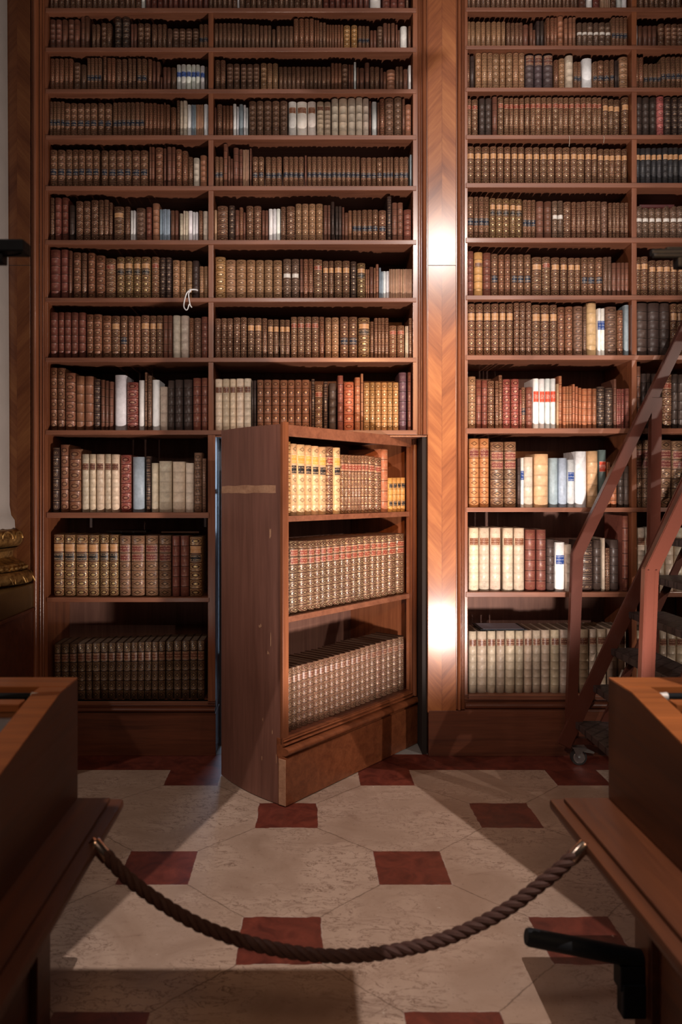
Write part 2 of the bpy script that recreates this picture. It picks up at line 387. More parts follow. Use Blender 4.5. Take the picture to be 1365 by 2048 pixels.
st('G', 'golden brown book with gilt spine', dict(base=(.36, .175, .055), gilt=G2, amount=.75, orn='oval'))
st('g', 'plain golden calf book', dict(base=(.52, .27, .10), gilt=(.7, .5, .2), amount=.4, orn='none', wear=.2), ((.68, .76, 'u'),))
st('l', 'brown gilt book with tan label', dict(base=(.13, .055, .034), gilt=(.56, .38, .2), amount=.8, orn='diamond'), (c6(1) + ('o',),))
st('L', 'gilt book with tan and black labels', dict(base=(.13, .055, .03), gilt=(.74, .54, .24), amount=.95, orn='oval'), (c6(1, 7) + ('o',), c6(2, 7) + ('k',)), N=7)
st('n', 'brown book with navy label', dict(base=(.17, .075, .045), gilt=(.56, .36, .2), amount=.75, orn='oval'), (c6(3, 6, .0) + ('n',),))
st('R', 'gilt brown book with red label', dict(base=(.15, .06, .034), gilt=(.70, .50, .28), amount=.75, orn='diamond'), (c6(1, 7) + ('r',),), N=7)
st('E', 'gilt brown book with two red labels', dict(base=(.10, .042, .026), gilt=(.72, .52, .29), amount=.8, orn='diamond'), (c6(1, 9) + ('r',), c6(2, 9) + ('r',)), N=9)
st('e', 'brown book with two maroon labels', dict(base=(.14, .07, .042), gilt=(.5, .33, .18), amount=.75, orn='diamond'), (c6(1, 7) + ('m',), c6(2, 7) + ('m',)), N=7)
st('h', 'orange-brown gilt book with maroon label', dict(base=(.38, .155, .06), gilt=(.62, .42, .2), amount=.6, orn='diamond', wear=.3), (c6(1, 7) + ('m',),), N=7)
st('f', 'brown book with seven gilt compartments', dict(base=(.13, .06, .038), gilt=(.55, .38, .22), amount=.5, orn='diamond'), (c6(1, 8) + ('u',),), N=8)
st('s', 'worn brown book with pale label', dict(base=(.12, .065, .045), gilt=(.5, .36, .24), amount=.7, orn='diamond'), (c6(2, 6, .2) + ('w',),))
st('H', 'cream book with orange and black labels', dict(base=(.62, .40, .22), gilt=(.75, .5, .25), amount=.5, orn='diamond', wear=.3, band=.35), (c6(1, 7) + ('y',), c6(2, 7) + ('k',)), N=7)
st('I', 'small yellow calf book with black labels', dict(base=(.50, .25, .07), gilt=(.7, .5, .2), amount=.3, orn='none', wear=.2), ((.70, .83, 'k'), (.18, .31, 'k')))
st('v', 'cream vellum book', dict(base=(.56, .47, .37), gilt=(.4, .3, .2), amount=.25, orn='none', wear=.4, rough=.5, band=.25), N=5)
st('V', 'cream vellum book with brown label', dict(base=(.62, .50, .37), gilt=(.45, .32, .2), amount=.45, orn='dot', wear=.3, band=.3), (c6(1, 7) + ('u',),), N=7)
st('U', 'pale vellum book with rust label', dict(base=(.60, .49, .38), gilt=(.42, .32, .22), amount=.4, orn='dot', wear=.3, band=.25), (c6(1, 7) + ('x',),), N=7)
st('Z', 'aged vellum book with red-brown label', dict(base=(.42, .335, .25), gilt=(.3, .22, .15), amount=.3, orn='none', wear=.35, band=.35), (c6(1, 8, .06) + ('u',),), N=8)
st('X', 'white book with faded red label', dict(base=(.72, .68, .62), amount=0, orn='none', wear=.2, band=0), ((.68, .84, 'x'),), N=0)
st('u', 'pale tan leather book', dict(base=(.50, .32, .17), gilt=(.4, .25, .12), amount=.3, orn='none', band=.35), N=5)
st('w', 'white paper-bound book', dict(base=(.78, .78, .76), wear=.05), N=0)
st('W', 'white book with bright red label', dict(base=(.80, .82, .84), wear=.03), ((.53, .75, 'R'),), N=0)
st('B', 'white book with blue label', dict(base=(.74, .73, .70), wear=.1), ((.55, .74, 'b'),), N=0)
st('b', 'pale blue-grey book', dict(base=(.30, .37, .43), wear=.05), N=0)
st('y', 'thin buff pamphlet', dict(base=(.42, .25, .16), wear=.1), N=0)
st('i', 'pink-red leather book', dict(base=(.50, .12, .12), gilt=(.6, .4, .3), amount=.5, orn='diamond'))
st('J', 'black book with tan label', dict(base=(.035, .034, .036), gilt=(.3, .26, .22), amount=.35, orn='none'), (c6(1) + ('o',),))
st('Y', 'marbled book with bright red label', dict(base=(.10, .13, .13), gilt=(.5, .5, .45), amount=.3, orn='none', wear=.8), ((.62, .80, 'R'),), N=0)

def spine_profile(w_, n=6, flat=.42):
    sg = min(flat * w_, .018); pts = []
    for i in range(n + 1):
        a = -PI / 2 + PI * i / n; pts.append((w_ / 2 * math.sin(a), sg * (1 - math.cos(a))))
    return pts, sg
def book_parts(w_, h, d, style, detail, tint):
    """[(partname, verts, faces, fmat, uvs, smooth, mats, tint)] in local coordinates, spine towards -y"""
    s = ST[style]; N = s['N']; pts, sg = spine_profile(w_, 6 if detail else 4)
    prof = [(-w_ / 2, d)] + pts + [(w_ / 2, d)]; np_ = len(prof)
    lev = [(0, 0)]
    if N and detail and w_ > .014:
        for k in range(1, N):
            z = h * k / N; b = min(.0045, h * .012); lev += [(z - b, 0), (z - b * .5, 1), (z + b * .5, 1), (z + b, 0)]
    lev.append((h, 0)); rb = .0018
    V, Fc, FM, UV, SM = [], [], [], [], []
    for z, r in lev:
        for i, (x, y) in enumerate(prof):
            if r and 0 < i < np_ - 1:
                a = -PI / 2 + PI * (i - 1) / (np_ - 3); y -= rb * math.cos(a)
            V.append((x, y, z))
    for j in range(len(lev) - 1):
        for i in range(np_ - 1):
            a = j * np_ + i; Fc.append((a, a + 1, a + 1 + np_, a + np_)); sp = 0 < i < np_ - 2
            FM.append(0); SM.append(sp); v0, v1 = lev[j][0] / h, lev[j + 1][0] / h
            u0, u1 = ((i - 1) / (np_ - 3), i / (np_ - 3)) if sp else (0.02, 0.02)
            if not sp: v0 = v1 = .51 / max(N, 1) if N else .5
            UV += [(u0, v0), (u1, v0), (u1, v1), (u0, v1)]
    # cover thickness at the head, page block recessed inside
    t = min(.0025, w_ * .16); top = (len(lev) - 1) * np_; inn = len(V)
    sc = (w_ / 2 - t) / (w_ / 2)
    for x, y in prof: V.append((x * sc, y + (t if y < d else 0), h))
    low = len(V)
    for x, y in prof: V.append((x * sc, y + (t if y < d else 0), h - .004))
    for i in range(np_ - 1):
        Fc.append((top + i, top + i + 1, inn + i + 1, inn + i)); FM.append(0); SM.append(False); UV += [(.02, .5)] * 4
        Fc.append((inn + i, inn + i + 1, low + i + 1, low + i)); FM.append(0); SM.append(False); UV += [(.02, .5)] * 4
    Fc.append(tuple(range(low, low + np_))); FM.append(1); SM.append(False); UV += [(0, 0)] * np_
    Fc.append(tuple(range(np_ - 1, -1, -1))); FM.append(0); SM.append(False); UV += [(.02, .5)] * np_
    parts = [('cover', V, Fc, FM, UV, SM, [s['mat'], PAGES])]
    for v0, v1, key in s['labels']:
        lv, lf, lu = [], [], []; n = len(pts)
        for z in (v0 * h, v1 * h):
            for x, y in pts: lv.append((x * .985, y - .0009, z))
        for i in range(1, n - 2) if n > 5 else range(0, n - 1):
            lf.append((i, i + 1, i + 1 + n, i + n)); lu += [(i / (n - 1), 0), ((i + 1) / (n - 1), 0), ((i + 1) / (n - 1), 1), (i / (n - 1), 1)]
        parts.append(('title_label', lv, lf, [0] * len(lf), lu, [True] * len(lf), [LB[key]]))
    return parts
BOOKS = []   # every book: dict(area, matrix, w, h, d, style, label, group)
ORD = 'first second third fourth fifth sixth seventh eighth ninth tenth eleventh twelfth thirteenth fourteenth fifteenth sixteenth seventeenth eighteenth nineteenth'.split()
TENS = {2: 'twent', 3: 'thirt', 4: 'fort', 5: 'fift', 6: 'sixt', 7: 'sevent'}
def ordn(n):
    if n < 20: return ORD[n - 1]
    t_, u_ = divmod(n, 10); return TENS[t_] + ('ieth' if u_ == 0 else 'y-' + ORD[u_ - 1])
def fill_row(spec, ox, oy, sc, toworld, base_z, where, group):
    """spec: 'x0 x1 n top[:top2] style; ...' in zoom pixels; toworld(px,py,back) -> (along, height)"""
    i = 0
    for item in spec.split(';'):
        q = item.split()
        if not q: continue
        x0, x1, n = float(q[0]), float(q[1]), int(q[2]); tt = [float(v) for v in q[3].split(':')]; stl = q[4]
        cuts = [0]; ws = [1 + random.uniform(-.13, .13) for _ in range(n)]
        for w_ in ws: cuts.append(cuts[-1] + w_)
        for k in range(n):
            a = x0 + (x1 - x0) * cuts[k] / cuts[-1]; b = x0 + (x1 - x0) * cuts[k + 1] / cuts[-1]
            if n > 1: b -= .35
            f = k / max(n - 1, 1); ty = tt[0] + (tt[-1] - tt[0]) * f + random.uniform(-1.2, 1.2) / max(sc, .25) * .25
            pa, pb, py = ox + a * sc, ox + b * sc, oy + ty * sc
            s0, s1, z1, M = toworld(pa, pb, py); i += 1
            h = z1 - base_z; w_ = (s1 - s0) * (.935 if n > 1 else .97) - .0006
            if h < .03 or w_ < .002: continue
            BOOKS.append(dict(area=(pb - pa) * h, M=M, w=w_, h=h, d=min(.34, max(.11, h * .66)) + random.uniform(-.01, .01), s=stl,
                              label=f"{ST[stl]['desc']}, {ordn(i)} from left, {where}", group=group, vis=z1 < H + .02, z0=base_z))
def wall_map(back, bays):
    y = D + back
    def f(pa, pb, py):
        yy = y + random.uniform(-.006, .006); c = (pa + pb) / 2
        a, b = next((q for q in bays if c < q[1] + 2), bays[-1]); X0, X1 = WX(a) + .0015, WX(b) - .0015
        s0, s1 = (X0 + (X1 - X0) * min(1, max(0, (q - a) / (b - a))) for q in (pa, pb))
        return s0, s1, WZ(py, yy), (Matrix.Translation(((s0 + s1) / 2, yy, 0)))
    return f
LY = [17, 96, 179, 271, 372.5, 480.5, 596, 715.5, 860.5, 1025, 1195, 1402]
LB_ = [26, 104.5, 187.5, 280, 381.5, 489.5, 604.5, 724.5, 869.5, 1036, 1204, 1412]
RY = [16, 92, 176, 270.6, 366.5, 476, 591, 710.6, 856.7, 1015, 1184, 1388.6]
RB_ = [24, 99.5, 184, 279, 376, 486, 600, 720, 867, 1024, 1194, 1399]
A_ = {0: (80, 0, .2564, '45 780 17 -150 d; 782 812 1 -150 w; 815 1310 12 -150 r'),
1: (80, 0, .2564, '60 297 5 151 p; 302 375 2 128 p; 392 455 2 187 d; 462 548 2 178 d; 568 692 2 130 K; 697 748 2 185 p; 752 853 2 181 d; 863 982 3 187 d; 985 1235 5 222 m; 1238 1312 2 187 n'),
2: (80, 0, .2564, '60 242 5 455 o; 250 300 1 485 m; 305 348 1 503 m; 354 468 4 450 n; 480 505 1 440 d; 510 578 2 450 o; 583 670 2 458 d; 678 740 2 455 d; 748 826 2 455 n; 832 865 1 460 o; 870 895 1 475 p; 900 930 1 480 p; 935 950 1 600 p; 952 1015 2 523 p; 1018 1057 1 525 m; 1060 1245 5 502 B; 1248 1282 1 512 B; 1284 1308 1 520 k'),
3: (80, 190, .2564, '55 175 4 50 n; 175 435 5 62 n; 440 548 2 62 n; 555 805 7 57:55 n; 808 905 3 62 o; 905 960 2 70 o; 962 972 1 58 o; 975 1008 1 72 o; 1015 1057 1 95 o; 1062 1085 1 40 d; 1087 1110 1 45 v; 1112 1143 1 42 v; 1145 1175 1 75 w; 1177 1213 3 75 b; 1215 1272 5 75 y; 1276 1315 1 70 w'),
4: (80, 190, .2564, '60 450 7 425 n; 465 835 6 430 n; 843 885 2 403 p; 890 953 1 408 o; 960 978 1 415 p; 985 1050 2 403 p; 1055 1100 1 422 o; 1105 1148 1 435 o; 1150 1188 1 483 d; 1193 1240 1 490 v; 1245 1300 1 470 T; 1302 1315 1 480 k'),
5: (80, 380, .2564, '65 95 1 58 d; 100 205 2 57 r; 215 255 1 118 k; 265 378 2 84 d; 385 443 1 78 d; 447 525 2 75 d; 527 553 1 95 d; 565 645 1 127 l; 652 693 1 127 d; 697 737 2 160 w; 740 812 1 140 m; 818 862 1 132 r; 870 925 1 102 T; 928 1008 5 150 b; 1013 1075 2 158 p; 1085 1112 1 183 v; 1113 1150 2 162 v; 1152 1185 1 162 w; 1187 1230 2 170 w; 1235 1265 1 160 d; 1268 1313 1 165 v'),
6: (80, 380, .2564, '62 207 2 462 r; 212 233 1 472 p; 240 303 1 485 o; 310 348 1 488 d; 357 413 1 490 o; 423 495 1 508 o; 500 577 1 532 R; 583 853 4 520 L; 860 922 1 520 R; 928 1020 2 525 K; 1027 1085 1 545 t; 1088 1135 1 550 t; 1140 1182 1 552 t; 1185 1235 1 550 k; 1238 1312 2 594 t'),
7: (80, 600, .2564, '62 340 5 95 r; 345 470 2 110 o; 472 545 1 120 o; 547 612 1 122 l; 615 672 1 122 n; 677 775 2 124 o; 777 845 1 118 l; 847 952 2 120 l; 953 1027 2 120 p; 1028 1158 2 120 v; 1160 1195 1 140 o; 1197 1252 1 138 m; 1255 1313 1 130 r'),
8: (80, 600, .2564, '62 180 2 528 o; 182 263 1 566 o; 265 403 2 592 T; 405 460 1 615 K; 463 560 3 622:635 p; 570 660 1 585 w; 664 757 1 640 c; 762 806 1 627 w; 810 827 1 563 d; 829 864 1 588 m; 867 925 1 622 w; 928 988 1 675 v; 992 1043 1 627 k; 1045 1185 2 620 k; 1187 1312 2 607 r'),
9: (80, 870, .2784, '75 123 1 88 K; 128 192 1 67 o; 195 282 1 98 o; 285 560 5 138 V; 568 645 1 142 c; 655 742 1 157 b; 752 788 1 150 K; 790 843 1 202 v; 847 940 1 187 v; 945 1037 1 192 v; 1040 1100 1 200 v; 1103 1161 1 127 m; 1163 1190 1 168 m'),
10: (80, 870, .2784, '78 412 4 715:718 L; 415 553 2 715 L; 557 940 4 722 e; 942 1068 2 723 r; 1070 1160 1 732 L'),
11: (0, 1190, .337, '308 1212 20 292:270 D')}
M_ = {0: (420, 0, .3077, '-12 175 6 -110 d; 175 190 1 -110 w; 190 735 15 -110 d; 737 1040 8 -110 r; 1045 1118 1 -110 w; 1128 1280 3 -110 r; 1282 1300 1 -110 d'),
1: (420, 0, .3077, '23 209 7 150 d; 213 318 4 157 d; 320 398 3 165 d; 402 425 1 190 d; 430 542 4 168 d; 543 678 4 120 o; 680 712 2 130 o; 712 757 2 145 d; 758 870 6 160 o; 872 917 1 163 G; 922 963 1 163 G; 967 1042 3 168 n; 1045 1090 2 197 p; 1093 1130 1 170 m; 1132 1160 1 148 p; 1161 1180 1 153 p; 1183 1210 1 148 p; 1213 1243 2 160:195 p; 1245 1290 1 170 w; 1297 1315 1 168 p'),
2: (420, 0, .3077, '27 97 2 388 d; 103 190 2 414 m; 195 320 3 415 m; 325 443 3 410 t; 447 788 12 433 d; 790 860 3 410 o; 862 900 1 417 d; 903 938 2 420 p; 940 955 1 402 w; 957 972 1 438 p; 975 1008 1 440 p; 1012 1042 1 405 p; 1045 1110 2 433 d; 1113 1153 2 442:465 p; 1155 1213 1 450 T; 1215 1262 2 432 d; 1265 1295 1 448 p; 1298 1316 1 423 w'),
3: (420, 190, .3077, '24 37 1 80 p; 40 75 1 58 d; 78 145 3 68 o; 147 168 1 57 w; 170 185 1 75 w; 187 212 1 60 b; 214 245 2 65:82 w; 248 505 5 38 m; 508 693 3 42 X; 695 790 2 42 Z; 793 838 1 22 v; 842 897 1 22 v; 900 951 1 20 v; 953 997 1 15 v; 999 1038 1 22 v; 1040 1053 1 40 p; 1057 1090 1 42 w; 1092 1108 1 47 p; 1110 1143 1 22 o; 1145 1203 1 20 m; 1205 1255 1 15 m; 1257 1275 1 25 p; 1277 1317 1 60 T'),
4: (420, 190, .3077, '27 80 2 400 n; 83 110 1 315 p; 113 145 2 397:412 p; 147 183 1 342 p; 185 210 1 352 p; 212 250 4 355 y; 255 268 1 347 p; 272 350 2 400 n; 358 467 3 402 n; 475 612 4 400 n; 616 630 1 392 p; 633 980 11 400 n; 985 1127 4 405 n; 1130 1198 3 403 n; 1205 1300 3 402 n; 1308 1326 1 387 b'),
5: (420, 380, .3077, '22 40 1 130 y; 42 112 1 102 d; 118 158 1 100 K; 160 187 1 130 p; 188 212 1 112 o; 213 228 1 145 p; 230 333 2 103 d; 335 378 2 132 p; 380 457 3 122 w; 460 492 1 108 d; 495 553 1 105 d; 555 738 4 88 t; 740 787 2 97 p; 790 812 1 75 k; 817 860 2 105 k; 862 877 1 110 p; 878 902 1 147 p; 903 927 1 133 T; 930 990 2 130 n; 993 1100 3 127 n; 1103 1153 1 130 n; 1158 1187 1 40 K; 1190 1265 2 80 p; 1267 1320 1 125 r'),
6: (420, 380, .3077, '27 96 1 433 G; 97 163 1 452 t; 165 470 5 452:455 t; 473 582 2 447 s; 585 605 1 447 p; 607 673 2 448 o; 675 733 1 450 R; 735 808 2 460 l; 810 915 2 458 l; 917 957 1 463 K; 960 1016 1 473 L; 1017 1040 2 515 T; 1042 1068 1 500 p; 1070 1083 1 505 T; 1085 1103 1 482 T; 1105 1130 2 505:530 b; 1130 1172 2 528 w; 1173 1323 14 514 y'),
7: (420, 600, .3077, '27 145 3 118 d; 147 237 2 112 d; 240 335 2 116 l; 337 370 1 118 d; 373 447 2 125 l; 453 520 2 127 l; 525 712 4 108 R; 713 745 1 108 o; 750 843 2 113 t; 848 965 2 108 n; 968 1045 1 113 L; 1047 1070 1 140 d; 1073 1168 4 115 d; 1170 1275 2 165 R; 1278 1297 2 170 v; 1300 1326 1 117 d'),
8: (420, 600, .3077, '25 165 3 513 V; 165 267 2 510 V; 268 298 2 522 k; 302 650 7 518 o; 652 660 1 580 p; 661 682 1 513 K; 683 735 1 548 R; 740 768 1 528 K; 775 823 1 540 k; 832 870 1 490 r; 873 940 1 533 Q; 945 983 1 502 q; 985 1002 1 477 T; 1003 1235 6 535 G; 1237 1287 1 470 P; 1293 1315 1 468 r')}
R_ = {0: (920, 0, .326, '45 440 13 -110 d; 442 740 12 -110 d; 745 790 1 -110 p; 792 828 1 -110 w; 835 875 1 -110 c; 877 940 6 -110 y; 945 980 1 -110 d; 982 1045 2 -110 w'),
1: (920, 0, .326, '45 168 4 132 t; 170 290 4 132 t; 295 400 4 138 d; 400 433 1 150 p; 438 478 2 142:183 p; 480 530 2 127 k; 532 542 1 150 p; 543 613 3 108 o; 615 650 1 98 T; 652 675 1 112 T; 680 728 2 105 T; 733 947 6 137 s; 948 1050 4 105 n'),
2: (920, 0, .326, '48 67 1 337 o; 70 98 1 343 k; 103 410 8 322 t; 412 588 3 335 S; 590 620 1 365 o; 623 660 1 358 t; 662 711 1 338 v; 712 762 2 378 n; 767 830 1 357 w; 832 860 1 375 n; 862 900 1 370 n; 903 937 1 367 n; 940 965 1 365 n; 967 992 3 370 k; 996 1055 1 348 t'),
3: (920, 180, .326, '48 78 1 55 R; 82 120 1 57 R; 127 205 2 50 k; 208 240 1 40 p; 243 278 1 42 R; 282 405 4 48 R; 410 890 14 44 R; 892 1003 3 50:58 l; 1012 1056 1 43 l'),
4: (920, 180, .326, '48 280 5 345 l; 283 408 3 347 l; 412 460 1 350 l; 463 785 7 350 l; 787 860 2 350 l; 862 1045 5 360 l'),
5: (920, 380, .326, '52 92 1 40 n; 95 190 3 40 n; 193 395 5 48:55 L; 398 478 3 60 n; 480 577 2 68 p; 580 650 2 65 s; 653 700 1 70 d; 702 790 3 72 d; 793 882 3 68 d; 887 925 1 70 m; 930 1052 5 77 d'),
6: (920, 380, .326, '50 92 1 375 r; 95 150 1 380 g; 152 202 1 383 r; 203 245 1 390 n; 247 282 1 395 o; 285 322 1 393 o; 325 450 3 395 n; 455 518 1 410 l; 520 572 1 410 R; 575 628 1 412 l; 632 675 1 412 l; 678 757 2 415 l; 760 893 3 413 n; 895 947 2 410 m; 948 1053 4 445 p'),
7: (920, 590, .326, '55 340 6 52 l; 342 452 3 44 d; 455 613 3 58 l; 615 658 1 72 o; 662 710 1 70 o; 713 770 1 68 m; 772 795 1 70 m; 797 858 1 47 u; 860 907 2 82 B; 909 980 1 70 m; 983 1020 1 92 o; 1025 1055 1 60 b'),
8: (920, 590, .326, '58 107 1 500 t; 108 142 1 520 r; 143 179 1 522 r; 180 222 1 525 d; 225 247 1 525 d; 249 271 1 490 d; 273 375 2 515 c; 376 389 1 580 c; 390 415 1 565 n; 417 458 1 565 r; 460 603 4 513 W; 605 618 1 545 u; 620 642 1 495 q; 643 705 3 560 q; 706 722 1 547 q; 724 760 2 560:568 q; 762 857 3 573 q; 858 908 1 562 K; 910 957 1 568 K; 959 976 1 515 p; 977 1022 3 575 c; 1030 1062 1 572 r'),
9: (920, 860, .326, '60 192 2 52 h; 195 362 2 72 e; 364 382 1 173 k; 383 404 1 172 B; 405 463 1 167 v; 467 557 1 148 u; 562 676 2 172 b; 677 722 1 182 B; 725 797 1 132 w; 800 865 1 128 u; 868 916 1 122 Y; 917 941 2 197 q; 942 985 1 225 q; 987 1060 2 220 k'),
10: (920, 860, .326, '60 265 3 600 U; 272 410 2 602 U; 412 545 2 610 r; 546 597 1 672 k; 600 662 1 690 B; 663 700 1 703 v; 750 837 1 680 K; 838 888 1 675 k; 890 910 1 665 v; 912 940 1 723 d; 942 997 1 675 k; 1018 1055 1 525 r'),
11: (920, 1180, .326, '60 1040 17 255:238 Z')}
F_ = {0: '1083 1380 9 -110 d', 1: '1085 1105 1 155 w; 1108 1230 4 157 p; 1238 1400 4 145 d', 2: '1085 1145 2 350 o; 1148 1253 4 390 n; 1256 1400 5 347 n',
3: '1090 1227 3 43 k; 1228 1273 1 38 i; 1275 1400 3 43 K', 4: '1090 1257 5 355 J; 1260 1400 4 352 J', 5: '1090 1400 7 98 s', 6: '1090 1128 1 410 l; 1130 1175 1 407 l; 1178 1400 5 430 l',
7: '1090 1310 3 48 k; 1315 1400 2 52 l', 8: '1095 1125 1 435 p; 1127 1258 4 482 k; 1262 1320 1 485 R; 1323 1400 2 485 k', 9: '1095 1178 2 60 e; 1180 1245 1 60 e; 1247 1320 1 60 e; 1325 1400 1 65 e', 10: '1100 1400 5 600 U', 11: '1090 1400 6 250 Z'}
wm = wall_map(.028, [(95.5, 416), (427, 826.5), (936, 1264.5), (1274.5, 1420)]); wm0 = wall_map(.028, [(95.5, 826.5)])
def up(row):
    n = 12 - row
    return 'lowest shelf' if n == 1 else f'{ordn(n)} shelf up'
for r, (ox, oy, sc, sp) in A_.items(): fill_row(sp, ox, oy, sc, wm if r else wm0, WZ(LY[r]) + .0005, f'{up(r)}, left bay', f'books on the {up(r)} of the left bay')
for r, (ox, oy, sc, sp) in M_.items():
    wh = 'shelf above door' if r == 8 else f'{ordn(9 - r)} shelf above door'
    fill_row(sp, ox, oy, sc, wm if r else wm0, WZ(LY[r]) + .0005, wh, 'books on the ' + wh)
for r, (ox, oy, sc, sp) in R_.items():
    fill_row(sp, ox, oy, sc, wm, WZ(RY[r]) + .0005, f'{up(r)}, bay beside pilaster', f'books on the {up(r)} right of the pilaster')
    fill_row(F_[r], ox, oy, sc, wm, WZ(RY[r]) + .0005, f'{up(r)}, far right bay', f'books on the {up(r)} of the far right bay')
# open door: local frame
DO = Vector((-.1139, 3.740, 0)); DA = math.atan2(.7786, .6275); DE = Vector((math.cos(DA), math.sin(DA), 0)); DN = Vector((-math.sin(DA), math.cos(DA), 0)); DW = 1.262
def door_map(back):
    def s_of(px, o):
        k = (px - CX) / F; return (k * o.y - o.x) / (DE.x - k * DE.y)
    def f(pa, pb, py):
        o = DO + DN * (back + random.uniform(-.002, .003)); s0, s1 = s_of(pa, o), s_of(pb, o); s = (s0 + s1) / 2
        P = o + DE * s; return s0, s1, WZ(py, P.y), Matrix.Translation(P) @ Matrix.Rotation(DA, 4, 'Z')
    return f
dm = door_map(.03)
DZ = (1.386, .898, .325)
fill_row('437 460 1 157 G; 462 640 5 168:185 H; 642 674 1 183 R; 677 710 1 188 H; 712 730 1 222 R; 731 850 7 224:228 R; 852 882 1 232 R; 884 915 1 238 R; 918 948 1 195 q; 951 970 1 340 I; 972 1033 3 339:337 I', 400, 820, .4003, dm, DZ[0] + .0005, 'top shelf of open door', 'books on the top shelf of the open door')
fill_row('437 455 1 655 K; 457 500 1 652 E; 504 548 1 652 E; 549 860 10 652:628 E; 862 948 3 627:625 E; 950 1030 2 622:618 E', 400, 820, .4003, dm, DZ[1] + .0005, 'middle shelf of open door', 'books on the middle shelf of the open door')  # first book near-black: shade beside the stile set as its colour
fill_row('437 1028 22 1290:1132 f', 400, 820, .4003, dm, DZ[2] + .0005, 'bottom shelf of open door', 'books on the bottom shelf of the open door')

def make_books():
    BOOKS.sort(key=lambda b: -b['area'])
    SV, SF, SFM, SUV, SSM, ST_, SM_ = [], [], [], [], [], [], []
    midx = {}
    for n, b in enumerate(BOOKS):
        solo = n < 300
        g = random.uniform(1.0, 1.5); tint = (g * random.uniform(.95, 1.06), g, g * random.uniform(.92, 1.05), 1)
        parts = book_parts(b['w'], b['h'], b['d'], b['s'], solo or b['w'] > .03, tint)
        if solo:
            root = None
            for nm, V, Fc, FM, UV, SM, mats in parts:
                me = mesh(nm, V, Fc, mats, FM, UV, SM, [c for _ in V for c in tint])
                if root is None:
                    root = link('book', me); root.location = b['M'].translation; root.rotation_euler = b['M'].to_euler()
                    tag(root, b['label'], 'book', b['group'])
                else: link(nm, me, root)
            root.location.z = b['z0']
            if b['vis'] and b['w'] > .012:      # page block, seen from above on the low shelves
                hh, ww, dd = b['h'], b['w'], b['d']; t_ = .0026
                MB().box(-ww / 2 + t_, ww / 2 - t_, .014, dd - .004, hh - .0038, hh - .0022).build('page_block', PAGES, root)
        else:
            M = b['M'].copy(); M.translation.z = b['z0']
            for nm, V, Fc, FM, UV, SM, mats in parts:
                o = len(SV); SV += [tuple(M @ Vector(v)) for v in V]; SF += [tuple(i + o for i in f) for f in Fc]
                for m in mats:
                    if m.name not in midx: midx[m.name] = len(SM_); SM_.append(m)
                SFM += [midx[mats[i].name] for i in FM]; SUV += UV; SSM += SM; ST_ += [c for _ in V for c in tint]
    o = link('shelved_books', mesh('shelved_books', SV, SF, SM_, SFM, SUV, SSM, ST_))
    tag(o, 'remaining smaller leather and paper books filling the upper shelves', 'books', kind='stuff')
# ------------------------------------------------------------------ setting
def struct(o, kind='structure'): o['kind'] = kind; return o
struct(MB().box(-6, 7, -5, D + .02, -.1, 0).build('floor', FLOOR))
struct(MB().box(WX(432), WX(857), D + .02, 8, -.1, .001).build('trim_1', THRESH))            # threshold stone
WB = D + .47
x0, x1 = WX(431), WX(857)
wl = MB(); wl.box(-6, x0 - .05, WB, WB + .1, 0, 6); wl.box(x1 + .02, 7, WB, WB + .1, 0, 6); wl.box(x0 - .05, x1 + .02, WB, WB + .1, WZ(870) + .02, 6)
struct(wl.build('wall_back', PLASTER))
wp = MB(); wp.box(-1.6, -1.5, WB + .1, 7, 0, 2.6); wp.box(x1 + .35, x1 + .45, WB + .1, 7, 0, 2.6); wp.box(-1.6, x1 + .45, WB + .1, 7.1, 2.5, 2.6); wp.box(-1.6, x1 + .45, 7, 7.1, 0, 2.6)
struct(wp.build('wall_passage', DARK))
# passage window
wy = 6.6; wn = struct(empty('window_1', (0, wy, 0)))
MB().box(WX(451.5, wy), WX(520, wy), -.005, .005, .15, 1.86).build('window_pane', PANE, wn)
fr = MB(); fr.box(WX(441, wy), WX(447, wy), -.04, .04, 0, 1.9, .004); fr.box(WX(441, wy), WX(520, wy), -.03, .03, 1.86, 1.92, .004); fr.box(WX(441, wy), WX(520, wy), -.03, .03, .09, .15, .004)
for z in (.9, 1.3, 1.62): fr.box(WX(451, wy), WX(520, wy), -.012, .012, z - .01, z + .01)
fr.build('window_frame', BLUEMETAL, wn)
# metal strip along the left jamb of the opening
jp = empty('door_frame', (WX(432), D + .2, 0)); tag(jp, 'cool-lit metal door frame strip in the dark gap beside the open bookcase door', 'door frame')
MB().box(0, .012, -.03, .03, 0, 1.82, .002).build('frame_strip', BLUEMETAL, jp)
MB().box(.012, .03, -.045, -.005, WZ(988, 4.6), WZ(978, 4.6), .002).build('latch_plate', WHITE_TAPE, jp)
# unseen block added behind the viewer to cut the left spotlight's beam
def beam_blocker(n, a, b, y): struct(MB().box(a, b, y - .3, y, 0, 6.5, .01).build('wall_' + n, PLASTER))
beam_blocker('blocker_west', -3.6, -1.99, -1.0)
